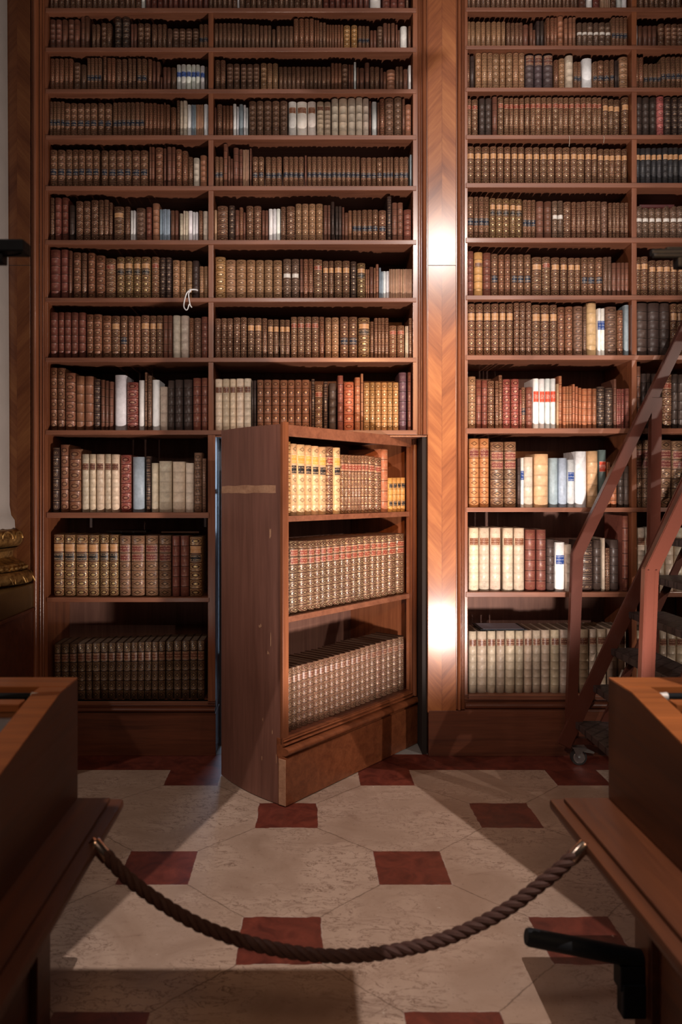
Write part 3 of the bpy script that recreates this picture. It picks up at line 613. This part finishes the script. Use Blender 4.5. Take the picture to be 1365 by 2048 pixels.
# added lamp out of view: its shutter plate draws the bright wedge on the floor
fl = empty('added_aisle_lamp', FL); tag(fl, 'black lamp added out of view over the aisle to shape the floor light', 'lamp')
MB().lathe([(.001, .32), (.09, .32), (.10, .28), (.10, .02), (.09, .02), (.09, .26), (.001, .26)], 24).build('housing', BLACK, fl, True)
MB().tube([(0, 0, .3), (0, 0, 1.6)], .012, 10).build('rod', BLACK, fl, True)
kk = .12; wnd = [((px_ - FL[0]) * kk, (py_ - FL[1]) * kk) for px_, py_ in ((-.19, 4.38), (.49, 4.22), (1.72, .8), (.157, .8), (.157, 2.455), (-.80, 2.455))]; zp = -FL[2] * kk
ob = [(-.7, .95), (.32, .95), (.32, -.3), (-.1, -.3), (-.4, -.3), (-.7, -.3)]; nb = len(ob)
V = [(*p, zp) for p in ob + wnd] + [(*p, zp + .002) for p in ob + wnd]
Fc = [(i, (i + 1) % nb, nb + (i + 1) % nb, nb + i) for i in range(nb)]; Fc += [tuple(v + 2 * nb for v in f[::-1]) for f in Fc]
link('shutter', mesh('shutter', V, Fc, BLACK), fl)
for sx, sy in ((-.5, 0), (.28, 0)): MB().tube([(sx, sy, zp), (sx * .15, 0, .04)], .005, 6).build('arm', BLACK, fl)

# pilasters
def pilaster(n, a, b, z0, z1, mat=None):
    xc = (WX(a) + WX(b)) / 2; hw = (WX(b) - WX(a)) / 2
    o = MB().box(-hw, hw, -.012, .4, z0, z1, .002)
    zj = WZ(532); o = o.build(n, mat or CHEV); o.location = (xc, D, 0)
    MB().box(-hw - .0005, hw + .0005, -.0128, -.01, zj - .0015, zj + .0015).build('joint_line', DARK, o)
    return struct(o)
pilaster('trim_2', 855.5, 912, WZ(1424), 4.62)
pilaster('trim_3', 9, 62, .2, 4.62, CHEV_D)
pilaster('trim_4', 1420.5, 1480, 0, 4.62)
struct(MB().box(WX(1480), 6, D, D + .4, 0, 4.62).build('wall_right', PLASTER))
struct(MB().box(WX(-400), WX(9), D, D + .4, 0, 4.62).build('wall_left', PLASTER))

# ------------------------------------------------------------------ bookcases
def vprof(w_, n=3, d=.03):
    """polished moulding 0..w_, front towards -y: fillet, large torus, groove, two small beads"""
    P = [(0, 0), (0, -.008), (w_ * .07, -.008), (w_ * .07, .004)]
    for x0, ww, dd in ((.09, .46, d), (.60, .15, d * .42), (.80, .14, d * .3)):
        K_ = 10 if ww > .3 else 6
        for k in range(K_ + 1):
            a = PI * k / K_; P.append((w_ * (x0 + ww * (.5 - .5 * math.cos(a))), .002 - dd * math.sin(a)))
    P += [(w_ * .96, -.004), (w_, -.004), (w_, .03), (0, .03)]; return P
def vmould(a, b, z0, z1, parent, flip=False, bot=None):
    w_ = WX(b) - WX(a); P = vprof(w_)
    P = [((w_ - x if flip else x) + WX(a), y + D) for x, y in P]
    return MB().prism(P, 'z', z0, z1).build('moulding', W_V, parent, True)
def hmould(x0, x1, zb, zt, parent, y=0, base=D):
    h = zt - zb; P = [(base + y + yy * 1.0, zb + xx) for xx, yy in vprof(h)]
    return MB().prism(P, 'x', x0, x1).build('moulding', W_PL, parent, True)
BD = .44
def shelf(x0, x1, zt, zb, parent, y0=-.006, mat=W_SH):
    return MB().box(x0, x1, D + y0, D + BD - .02, zb, zt, .0022).build('shelf', mat, parent)
def back(x0, x1, z0, z1, parent): return MB().box(x0, x1, D + BD - .02, D + BD, z0, z1).build('back_panel', W_IN, parent)
ZT = 4.6
Lc = empty('bookcase', (0, 0, 0)); tag(Lc, 'tall built-in wooden bookcase left of the pilaster, with an opening for the door', 'bookcase')
zi = WZ(869.5)
for r in range(12):
    zt, zb = WZ(LY[r]), WZ(LB_[r])
    if r <= 8: shelf(WX(92), WX(833), zt, zb, Lc)
    elif r < 11: shelf(WX(94), WX(419), zt, zb, Lc)
    else: shelf(WX(97), WX(417), zt, zt - .03, Lc)
shelf(WX(92), WX(833), WZ(-62), WZ(-71), Lc)
MB().box(WX(90), WX(95.5), D + .0, D + BD - .02, WZ(1424), ZT, .0015).build('side_panel', W_V, Lc)
MB().box(WX(416), WX(431), D + .0, D + BD - .02, WZ(1424), zi, .0015).build('side_panel', W_V, Lc)
MB().box(WX(826.5), WX(835.5), D + .0, D + BD - .02, zi, ZT, .0015).build('side_panel', W_V, Lc)
for r in range(1, 9):                                     # divider pieces between the shelves
    z1 = WZ(LB_[r - 1]) if r else WZ(-71); MB().box(WX(417), WX(427), D + .0, D + BD - .02, WZ(LY[r]), z1, .0015).build('divider', W_V, Lc)
back(WX(90), WX(431), .3, ZT, Lc); back(WX(431), WX(835), zi, ZT, Lc)
vmould(64, 90.5, WZ(1424), ZT, Lc); vmould(835.5, 855, zi, ZT, Lc, True)
hmould(WX(95), WX(431), WZ(1426), WZ(1402), Lc)
MB().box(WX(9), WX(432), D - .006, D + BD, 0, WZ(1426), .003).build('plinth', W_PL, Lc)
MB().box(WX(431), WX(857), D + .01, D + BD, zi - .012, zi - .001, .001).build('head_board', W_V, Lc)
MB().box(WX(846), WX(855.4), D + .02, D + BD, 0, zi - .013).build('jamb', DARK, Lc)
Rc = empty('bookcase', (0, 0, 0)); tag(Rc, 'tall built-in wooden bookcase right of the pilaster, behind the ladder', 'bookcase')
XR = WX(1420)
for r in range(12):
    zt, zb = WZ(RY[r]), WZ(RB_[r])
    if r < 11: shelf(WX(932), XR, zt, zb, Rc)
    else: shelf(WX(938), XR, zt, zt - .03, Rc)
shelf(WX(932), XR, WZ(-62), WZ(-71), Rc)
MB().box(WX(930), WX(936), D + .0, D + BD - .02, WZ(1420), ZT, .0015).build('side_panel', W_V, Rc)
for r in range(0, 12):
    z1 = WZ(RB_[r - 1]) if r else WZ(-71); MB().box(WX(1264.5), WX(1274.5), D + .0, D + BD - .02, WZ(RY[r]), z1, .0015).build('divider', W_V, Rc)
back(WX(930), XR, .3, ZT, Rc)
vmould(912.5, 930.5, WZ(1418), ZT, Rc)
hmould(WX(930), XR, WZ(1420), WZ(1389), Rc)
MB().box(WX(857), XR, D - .014, D + BD, 0, WZ(1420), .003).build('plinth', W_PL, Rc)

# ------------------------------------------------------------------ door-bookcase, swung open
dr = empty('bookcase_door', DO, DA); tag(dr, 'hinged bookcase door swung open into the room, loaded with three shelves of books', 'door')
zt = 1.828; dd = .49; R0 = DW - .002; TH = 24
def arc(t0, r): a = math.radians(t0); return (DW - r * math.cos(a), r * math.sin(a))
outer = [arc(TH * i / 16, R0) for i in range(17)]; inner = [arc(TH * i / 16, R0 - .026) for i in range(16, -1, -1)]
MB().prism(outer + inner, 'z', .004, zt).build('side_panel', W_DOOR, dr, True)
MB().box(DW - .03, DW, .0, dd, .004, zt, .002).build('side_panel', W_V, dr)
MB().box(.11, DW - .03, dd - .02, dd - .001, .02, zt).build('back_panel', W_IN, dr)
shp = [(.03, .002)] + [(x + .028, y) for x, y in [arc(t, R0) for t in (2, 6, 10, 14, 18, 22)]] + [(.125, dd - .02), (DW - .03, dd - .02), (DW - .03, .002)]
MB().prism(shp, 'z', zt - .03, zt - .002).build('top_panel', W_IN, dr)
# face frame
MB().box(.0, .044, -.012, .006, .29, zt + .012, .003).build('stile', W_V, dr)
MB().box(DW - .085, DW, -.012, .006, .29, zt, .003).prism([(DW - .085 + x, y - .008) for x, y in vprof(.07)], 'z', .29, zt - .004).build('stile', W_V, dr, True)
MB().box(.044, DW - .085, -.012, .008, zt - .056, zt, .003).build('top_rail', W_SH, dr)
for z in DZ[:2]: MB().prism(shp, 'z', z - .028, z).build('shelf', W_SH, dr)
MB().prism(shp, 'z', DZ[2] - .02, DZ[2]).build('shelf', W_PL, dr)
P = [(yy * 1.3 - .012, .232 + xx) for xx, yy in vprof(.09)]
MB().prism(P, 'x', -.0, DW).build('moulding', W_DPL, dr, True)
MB().box(-.0, DW, -.032, .02, .004, .233, .003).build('plinth', W_DPL, dr)
MB().box(-.004, .0, -.031, .012, .006, .225, .001).build('end_grain', W_BARE, dr)
# bare strip + scuffs on the curved side
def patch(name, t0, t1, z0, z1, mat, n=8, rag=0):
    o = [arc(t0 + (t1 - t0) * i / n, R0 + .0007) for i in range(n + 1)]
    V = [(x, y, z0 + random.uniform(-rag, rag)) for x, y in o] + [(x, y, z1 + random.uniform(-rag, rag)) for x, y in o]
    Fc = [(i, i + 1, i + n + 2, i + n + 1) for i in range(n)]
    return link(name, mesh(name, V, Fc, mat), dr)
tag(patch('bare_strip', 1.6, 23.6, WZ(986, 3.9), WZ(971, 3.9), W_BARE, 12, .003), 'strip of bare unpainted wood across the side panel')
for t0, tw, z0, zh in [(3, .5, 1.28, .045), (6, 1.0, .84, .012), (3, .22, .76, .06), (3.6, .6, .715, .012), (5.5, .3, .38, .015), (2.5, .25, .33, .02), (1.3, .2, .2, .04), (5.8, .3, .19, .015)]:
    patch('scuff_mark', t0, t0 + tw, z0, z0 + zh, W_BARE, 3, .006)
for z in (.28, 1.55): MB().tube([(DW + .004, .01, z - .05), (DW + .004, .01, z + .05)], .007, 10).build('hinge', STEEL, dr, True)

# ------------------------------------------------------------------ marble column on gilded base, wooden pedestal
col = empty('column', (-2.12, D - .02, 0)); tag(col, 'pale marble column with gilded base on a dark wooden pedestal at the left edge', 'column')
a0, a1 = -PI, 0
MB().lathe([(.475, WZ(1057)), (.472, WZ(1040)), (.452, WZ(1030)), (.443, WZ(1010)), (.44, 2.2), (.428, 4.6)], 48, a0, a1).build('shaft', MARBLE_G, col, True)
def torus_prof(r, z, hr, k=1.0): return [(r + hr * k * math.cos(a), z + hr * math.sin(a)) for a in [(-PI / 2 + PI * i / 8) for i in range(9)]]
zt1, zb1 = WZ(1057), WZ(1092)
MB().lathe(torus_prof(.475, (zt1 + zb1) / 2, (zt1 - zb1) / 2, .9), 48, a0, a1).build('torus', GOLD, col, True)
lf = MB()
for i in range(15):
    a = -PI + PI * (i + .5) / 15; r = .515
    c = Vector((r * math.cos(a), r * math.sin(a), (zt1 + zb1) / 2)); t_ = Vector((-math.sin(a), math.cos(a), 0))
    lf.tube([c + t_ * .04 * math.cos(b) + Vector((math.cos(a) * .004, math.sin(a) * .004, .038 * math.sin(b))) for b in [PI * k / 6 for k in range(7)]], .006, 6)
lf.build('leaf_ornament', GOLD, col, True)
MB().lathe([(.50, zb1 - .002), (.465, WZ(1100)), (.46, WZ(1112)), (.50, WZ(1120)), (.53, WZ(1124)), (.535, WZ(1130)), (.545, WZ(1136))], 48, a0, a1).build('neck', GOLD, col, True)
bd = MB()
for i in range(44):
    a = -PI + PI * (i + .5) / 44; bmesh.ops.create_icosphere(bd.b, subdivisions=1, radius=.013, matrix=Matrix.Translation((.545 * math.cos(a), .545 * math.sin(a), WZ(1131))))
bd.build('bead_ornament', GOLD, col, True)
MB().lathe(torus_prof(.545, WZ(1151), (WZ(1138) - WZ(1165)) / 2, .95), 48, a0, a1).build('torus', GOLD, col, True)
eg = MB()
for i in range(17):
    a = -PI + PI * (i + .5) / 17; r = .588
    c = Vector((r * math.cos(a), r * math.sin(a), WZ(1160))); t_ = Vector((-math.sin(a), math.cos(a), 0)); n_ = Vector((math.cos(a), math.sin(a), 0))
    eg.tube([c + t_ * .045 * math.cos(b) + Vector((0, 0, .05 * math.sin(b))) - n_ * (.02 * math.sin(b)) for b in [PI * k / 6 for k in range(7)]], .005, 6)
eg.build('egg_ornament', GOLD, col, True)
hx = WX(70) + 2.12
MB().box(-hx, hx, -.62, 0, WZ(1213), WZ(1165), .003).build('gilt_block', plain('dark_gilt', (.16, .09, .03), .4, .5, nscale=12), col)
MB().box(-hx - .012, hx + .012, -.63, 0, WZ(1219), WZ(1213), .002).box(-hx, hx, -.615, 0, .0, WZ(1219), .002).build('pedestal', W_PL, col)

# ------------------------------------------------------------------ display cases
def case(sg, xb, xt, xp, label):
    """sg=-1 left, +1 right; xb body face, xt table lip, xp pedestal face (positive distances)"""
    root = empty('display_case', (sg * 1.3, 1.6, 0)); tag(root, label, 'display case')
    root_off = Matrix.Translation((-sg * 1.3, -1.6, 0))
    def fin(mb, name, mat, smooth=False):
        for v in mb.b.verts: v.co = root_off @ v.co
        return mb.build(name, mat, root, smooth)
    def X(a): return sg * a
    def bx(mb, a, b, *r, **k): return mb.box(min(X(a), X(b)), max(X(a), X(b)), *r, **k)
    xo = xb + .95; yf, yn = 2.3, .95; ze = .95; sl = .17; zs = lambda y: ze if y > 2.14 else ze - sl * (2.14 - y)
    zT = .603
    # body walls with sloped top
    side = [(yf, zT), (yf, ze), (2.14, ze), (yn, zs(yn)), (yn, zT)]
    fin(MB().prism(side, 'x', X(xb), X(xb + .022)), 'side_panel', W_CASE)
    fin(MB().prism(side, 'x', X(xo - .022), X(xo)), 'side_panel', W_CASE)
    fin(bx(MB(), xb + .022, xo - .022, yf - .022, yf, zT, ze), 'back_panel', W_CASEX)
    fin(bx(MB(), xb + .022, xo - .022, yn, yn + .022, zT, zs(yn) - .002), 'front_panel', W_CASEX)
    # top frame: far rail, cross rail, side rails
    fin(bx(MB(), xb + .0005, xo, 2.195, yf + .003, ze - .02, ze + .006, bev=.003), 'top_rail', W_CASE_LIT)
    fin(bx(MB(), xb + .08, xo - .08, 2.045, 2.095, ze - .045, ze - .004, bev=.003), 'cross_rail', W_CASE_LIT)
    for a, b in ((xb + .0005, xb + .075), (xo - .075, xo)):
        pr = [(2.195, ze - .02), (2.195, ze + .004), (2.14, ze + .004), (yn, zs(yn) + .004), (yn, zs(yn) - .022), (2.14, ze - .022)]
        fin(MB().prism(pr, 'x', X(a), X(b)), 'top_rail', W_CASE_LIT)
    fin(bx(MB(), xb + .08, xo - .08, 2.095, 2.195, ze - .06, ze - .05), 'channel', DARK)
    # glass on the slope and the lining below
    g = MB().prism([(2.045, zs(2.045) - .008), (2.045, zs(2.045) - .014), (yn + .05, zs(yn + .05) - .014), (yn + .05, zs(yn + .05) - .008)], 'x', X(xb + .075), X(xo - .075))
    fin(g, 'glass_pane', GLASS)
    fin(bx(MB(), xb + .03, xo - .03, yn + .03, yf - .03, zT + .06, zT + .07), 'lining', FELT)
    # black bar with bright end cap in the channel
    xe = .735 if sg < 0 else .978
    fin(MB().tube([(X(xe + .012), 2.135, ze - .008), (X(xo - .1), 2.135, ze - .008)], .0105, 14), 'bar', BLACK, True)
    fin(MB().tube([(X(xe - .008), 2.135, ze - .008), (X(xe + .012), 2.135, ze - .008)], [.011, .0125], 14), 'bar_end_cap', CAPM, True)
    # table top: moulded nose on far and aisle sides
    fin(bx(bx(MB(), xt, xo + .1, yn - .1, yf + .028, .560, .590, bev=.011), xt + .035, xo + .07, yn - .07, yf, .588, .6025, bev=.004), 'table_top', W_CASE, True)
    fin(bx(MB(), xt + .02, xo + .08, yn - .08, yf + .008, .535, .562, bev=.006), 'under_moulding', W_CASE, True)
    # pedestal with framed recessed panel
    ped = MB()
    yp = 2.15
    bx(ped, xp + .02, xo - .05, yn, yp - .02, 0, .54)
    bx(ped, xp, xp + .03, yp - .105, yp, 0, .54, bev=.003); bx(ped, xp, xp + .03, yn, yn + .1, 0, .54, bev=.003)
    bx(ped, xp, xp + .03, yn + .1, yp - .105, .45, .54, bev=.003); bx(ped, xp, xp + .03, yn + .1, yp - .105, 0, .1, bev=.003)
    bx(ped, xp + .03, xo - .05, yp - .02, yp, 0, .54, bev=.002)
    fin(ped, 'pedestal', W_CASE)
    return root
case(-1, .669, .538, .700, 'wooden display case with sloped glass top in the near left corner')
case(1, .895, .727, .908, 'wooden display case with sloped glass top in the near right corner')

# ------------------------------------------------------------------ rope
RY_ = 2.03
def R2(px, py): return Vector(((px - CX) / F * RY_, RY_, H - (py - CY) / F * RY_))
ctrl = [(208, 1706), (250, 1751), (300, 1790), (350, 1823), (400, 1850), (450, 1870), (500, 1886), (560, 1900), (620, 1909), (680, 1912), (740, 1909), (800, 1900), (860, 1887), (920, 1866), (980, 1838), (1030, 1808), (1080, 1770), (1115, 1742), (1150, 1710)]
cp = [R2(*c) for c in ctrl]
def cat(P, n=14):
    out = []
    for i in range(len(P) - 1):
        a, b, c, d = P[max(i - 1, 0)], P[i], P[i + 1], P[min(i + 2, len(P) - 1)]
        for k in range(n):
            t = k / n; out.append(.5 * ((2 * b) + (c - a) * t + (2 * a - 5 * b + 4 * c - d) * t * t + (3 * b - a - 3 * c + d) * t ** 3))
    out.append(P[-1]); return out
path = cat(cp)
rp = empty('rope_barrier', (.1, RY_, .3)); tag(rp, 'twisted brown barrier rope sagging between the two display cases', 'rope')
def pr(o): o.location = -Vector(rp.location); return o
s_ = MB(); L = 0; acc = [0]
for a, b in zip(path, path[1:]): L += (b - a).length; acc.append(L)
for k in range(3):
    pts = []
    for i, p in enumerate(path):
        t = (path[min(i + 1, len(path) - 1)] - path[max(i - 1, 0)]).normalized(); n_ = Vector((0, 1, 0)); b_ = t.cross(n_)
        ph = acc[i] / .085 * 2 * PI + k * 2 * PI / 3; pts.append(p + (n_ * math.cos(ph) + b_ * math.sin(ph)) * .0085)
    s_.tube(pts, .0098, 8)
pr(s_.build('twisted_cord', ROPE, rp, True))
for (a, b) in ((R2(187, 1684), R2(215, 1718)), (R2(1173, 1688), R2(1145, 1718))):
    d_ = (b - a).normalized()
    pr(MB().tube([a, a + d_ * .004, b - d_ * .003, b], [.0155, .017, .017, .016], 20).build('ferrule', BRONZE, rp, True))
for (p, e) in ((R2(190, 1678), Vector((-.60, RY_, .548))), (R2(1173, 1688), Vector((.79, RY_, .548)))):
    pr(MB().tube([p, (p + e) / 2 + Vector((0, 0, -.004)), e], .006, 8).build('hook', BRONZE, rp, True))

# ------------------------------------------------------------------ rolling ladder
ld = empty('rolling_ladder', (1.75, 3.85, 0)); tag(ld, 'red-brown steel library ladder on casters with handrails and ribbed treads', 'ladder')
def lf_(mb, name, mat, sm=False):
    o = mb.build(name, mat, ld, sm); o.location = -Vector(ld.location); return o
YF, YN = 4.30, 3.39; dx, dz = .4337, .9011
for y, nm in ((YF, 'handrail'), (YN, 'handrail')):
    p0, p1 = Vector((1.462, y, .16)), Vector((1.497, y, 1.165)); p2 = p1 + Vector((dx, 0, dz)) * 1.75
    d1 = (p1 - p0).normalized(); d2 = (p2 - p1).normalized(); n1 = Vector((-d1.z, 0, d1.x)); n2 = Vector((-d2.z, 0, d2.x)); hw = .028
    mt = (n1 + n2).normalized(); mt = mt * (hw / mt.dot(n1))
    pl = [p0 + n1 * hw, p1 + mt, p2 + n2 * hw, p2 - n2 * hw, p1 - mt, p0 - n1 * hw]
    m = MB(); m.prism([(q.x, q.z) for q in pl], 'y', y - .0225, y + .0225)
    bmesh.ops.bevel(m.b, geom=list(m.b.edges), offset=.003, segments=2, affect='EDGES')
    if y == YN:
        for q in (-.017, .017): m.bar(p0 + Vector((q, -.0235, 0)), p1 + Vector((q, -.0235, 0)), .005, .004, bev=.001)
    lf_(m, nm, LADDER)
st_f = lambda z: 1.82 + (z - .977) / 2.12
for y in (YF - .0, YN):
    lf_(MB().bar((st_f(.12), y - .03 * (1 if y > 4 else -1), .12), (st_f(2.75), y - .03 * (1 if y > 4 else -1), 2.75), .066, .02), 'stringer', LADDER)
    lf_(MB().bar((st_f(.12) + .16, y - .03 * (1 if y > 4 else -1), .12), (st_f(2.75) + .16, y - .03 * (1 if y > 4 else -1), 2.75), .03, .02), 'stringer', LADDER)
    lf_(MB().bar((1.905, y, .14), (1.93, y, 2.02), .05, .044), 'post', LADDER)
    lf_(MB().bar((1.44, y, .135), (2.9, y, .135), .04, .035, up=(0, 0, 1)), 'base_rail', LADDER)
lf_(MB().bar((1.60, YN, .18), (1.60, YF, .18), .03, .03, up=(0, 0, 1)), 'cross_bar', LADDER)
lf_(MB().bar((2.88, YN, .13), (2.88, YF, .13), .05, .04, up=(0, 0, 1)), 'cross_bar', LADDER)
for i in range(12):
    z = .25 + .2 * i; x = 1.477 + .0968 * i
    lf_(MB().box(x, x + .20, YN + .02, YF - .02, z - .035, z, .003), 'tread', TREAD)
for (cx_, cy_) in ((1.51, 4.31), (1.51, 3.39), (2.84, 4.31), (2.84, 3.39)):
    w_ = .043
    c = lf_(MB().tube([(cx_, cy_ - .013, w_), (cx_, cy_ + .013, w_)], w_, 28), 'caster_wheel', RUBBER, True)
    m = MB().tube([(cx_, cy_ - .0145, w_), (cx_, cy_ + .0145, w_)], .029, 24); m.tube([(cx_, cy_ - .03, w_), (cx_, cy_ + .03, w_)], .006, 10)
    h = m.build('hub', STEEL, c, True)
    ring = MB().tube([(cx_ + .031 * math.cos(a), cy_ - .0145, w_ + .031 * math.sin(a)) for a in [2 * PI * k / 28 for k in range(29)]], .0016, 6); ring.build('rim', CHROME, c, True)
    f = MB()
    for s1 in (-.02, .018):
        f.prism([(cx_ - .036, .098), (cx_ + .02, .098), (cx_ + .012, .04), (cx_ - .006, .034)], 'y', cy_ + s1, cy_ + s1 + .003)
    f.box(cx_ - .04, cx_ + .035, cy_ - .03, cy_ + .03, .096, .104, .001)
    lf_(f, 'caster_fork', STEEL)
    lf_(MB().prism([(cx_ - .005, .100), (cx_ + .03, .098), (cx_ + .078, .077), (cx_ + .074, .070), (cx_ + .02, .078)], 'y', cy_ - .032, cy_ - .012), 'brake_pedal', STEEL)

# ------------------------------------------------------------------ lamp fittings at the picture's edges
def fitting(name, label, pts, r, extra, pole):
    e = empty(name, pole[0]); tag(e, label, 'lamp'); off = -Vector(pole[0])
    o = MB().tube(pts, r, 18).build('lamp_tube', BLACK, e, True); o.location = off
    b = MB()
    for q in extra: b.box(*q, bev=.004)
    o = b.build('bracket', BLACK, e); o.location = off
    if len(pole) > 1:
        o = MB().tube([pole[0], pole[1]], .012, 10).build('pole', BLACK, e, True); o.location = off
    return e
q = 2.1; lx = lambda px: (px - CX) / F * q; lz = lambda py: H - (py - CY) / F * q
fitting('lamp_fitting', 'black tubular lamp fitting bracketed to the near right display case above the floor', [(lx(1053), q, lz(1873)), (lx(1058), q, lz(1874)), (lx(1283), q + .005, lz(1920))], [.020, .0235, .0245],
        [(lx(1236), .9075, q - .02, q + .03, lz(1975), lz(1925)), (lx(1240), .9075, q - .025, q + .02, lz(2027), lz(1960))], [(lx(1280), q, lz(2027))])
e = empty('lamp_fitting', (-.93, q, .96)); tag(e, 'black box-shaped lamp head on a pole at the left edge', 'lamp'); off = -Vector(e.location)
for nm, mb in (('lamp_head', MB().box(lx(-45), lx(54.5), q - .03, q + .03, lz(508.5), lz(484.5), .004)),
               ('bracket', MB().box(lx(-60), lx(10), q - .02, q + .02, lz(528), lz(505), .004)),
               ('cable', MB().tube(cat([Vector((lx(5), q - .01, lz(514))), Vector((lx(20), q - .01, lz(513.5))), Vector((lx(38), q - .01, lz(511))), Vector((lx(47), q - .01, lz(507)))], 5), .0022, 6)),
               ('pole', MB().tube([(-.93, q, .957), (-.93, q, lz(505))], .012, 10))):
    o = mb.build(nm, BLACK, e, nm != 'lamp_head'); o.location = off
e = empty('lamp_fitting', (1.12, q, .96)); tag(e, 'black twin-tube lamp head on a pole at the right edge', 'lamp'); off = -Vector(e.location)
for nm, mb in (('lamp_tube', MB().tube([(lx(1303), q, lz(506)), (lx(1306), q, lz(506)), (1.13, q, lz(504))], [.009, .0105, .0105], 14)),
               ('lamp_tube', MB().tube([(lx(1304), q - .01, lz(514)), (lx(1307), q - .01, lz(514)), (1.13, q - .01, lz(514))], [.006, .0072, .0072], 14)),
               ('mount', MB().box(lx(1335), 1.12, q, q + .03, lz(504), lz(492), .006)),
               ('bracket', MB().box(lx(1352), 1.13, q - .015, q + .02, lz(537), lz(510), .006)),
               ('pole', MB().tube([(1.12, q, .957), (1.12, q, lz(500))], .012, 10))):
    o = mb.build(nm, BLACK, e, 'tube' in nm); o.location = off

# ------------------------------------------------------------------ small loose things
yy = D - .012
def Rw(px, py, y=yy): return Vector(((px - CX) / F * y, y, H - (py - CY) / F * y))
tp = empty('ribbon', Rw(380, 583)); off = -Vector(tp.location); tag(tp, 'looped white tape tied in a knot, hanging over a shelf edge', 'ribbon')
loop = [Rw(x, y) for x, y in ((380, 580), (374, 586), (370, 598), (368, 610), (369, 616), (373, 620), (376, 617), (378, 610), (380, 608))]
m = MB().tube(cat(loop, 5), .0036, 6); m.tube(cat([Rw(379, 582), Rw(377.5, 590), Rw(379, 602), Rw(381, 611), Rw(384, 615)], 5), .0034, 6)
o = m.build('loop', WHITE_TAPE, tp, True); o.location = off
o = MB().tube(cat([Rw(381, 579.5), Rw(388, 579), Rw(393, 579.6), Rw(396, 581)], 5), .0042, 6).build('tail', WHITE_TAPE, tp, True); o.location = off
m = MB(); bmesh.ops.create_icosphere(m.b, subdivisions=2, radius=.0085, matrix=Matrix.Translation(Rw(380.5, 581)) @ Matrix.Diagonal((.8, 1, 1.2, 1))); o = m.build('knot', WHITE_TAPE, tp, True); o.location = off
# grey folder lying on the vellum books
zf = WZ(1262); sh = empty('folder', (WX(1005, D + .06), D + .14, zf + .004)); tag(sh, 'grey folder lying flat on top of the vellum books, lowest shelf', 'folder')
MB().box(-.135, .135, -.12, .10, -.003, .001, .0005).build('black_backing', BLACK, sh)
MB().box(-.118, .118, -.112, .09, .0012, .0028, .0005).build('sheet', plain('blue_grey_sheet', (.20, .20, .25), .55, nscale=90, namp=.2), sh)
# flat books lying on the tall ones
def flat(name, px0, px1, pz, th, back_, mat, label):
    xa, xb = WX(px0, D + back_), WX(px1, D + back_)
    o = MB().box(xa, xb, D + back_, D + back_ + .17, pz, pz + th, .003).build(name, mat); tag(o, label, 'book', 'books lying flat on upright ones'); return o
zA10 = WZ(870 + 712 * .2784)
flat('book', 213, 292, zA10 + .002, .012, .10, ST['k']['mat'], 'thin dark book lying flat on the tan-labelled row, second shelf up, left bay')
flat('book', 322, 398, zA10 - .001, .010, .12, ST['T']['mat'], 'thin brown book lying flat near the divider, second shelf up, left bay')
flat('book', 920 + 1105 * .326, 920 + 1320 * .326, WZ(411.5), .019, .03, ST['c']['mat'], 'thin maroon book lying flat on upright books, far right bay')
# inventory slips fixed under a shelf
for px, a, b in ((183, 1037, 1055), (411, 1037, 1054)):
    o = MB().box(WX(px - 2.3, D + .3), WX(px + 2.3, D + .3), D + .29, D + .294, WZ(b, D + .3), WZ(1036.2) - .0, 0).build('paper_slip', WHITE_TAPE)
    tag(o, 'narrow white paper slip hanging under the third shelf, ' + ('near the vellum books' if px < 300 else 'beside the door gap'), 'paper slip')
# loose threads hanging over shelf edges
for i, (px, py, L_, lab) in enumerate(((1139, 271, 22, 'pale thread hanging over the shelf edge right of the pilaster, the longer one'), (1208, 272, 14, 'pale thread hanging over the shelf edge right of the pilaster, the shorter one'))):
    o = MB().tube(cat([Rw(px, py), Rw(px + 1, py + L_ * .4), Rw(px, py + L_)], 4), .0014, 5).build('thread', plain('thread_%d' % i, (.5, .42, .33), .8), None, True); tag(o, lab, 'thread')
make_books()
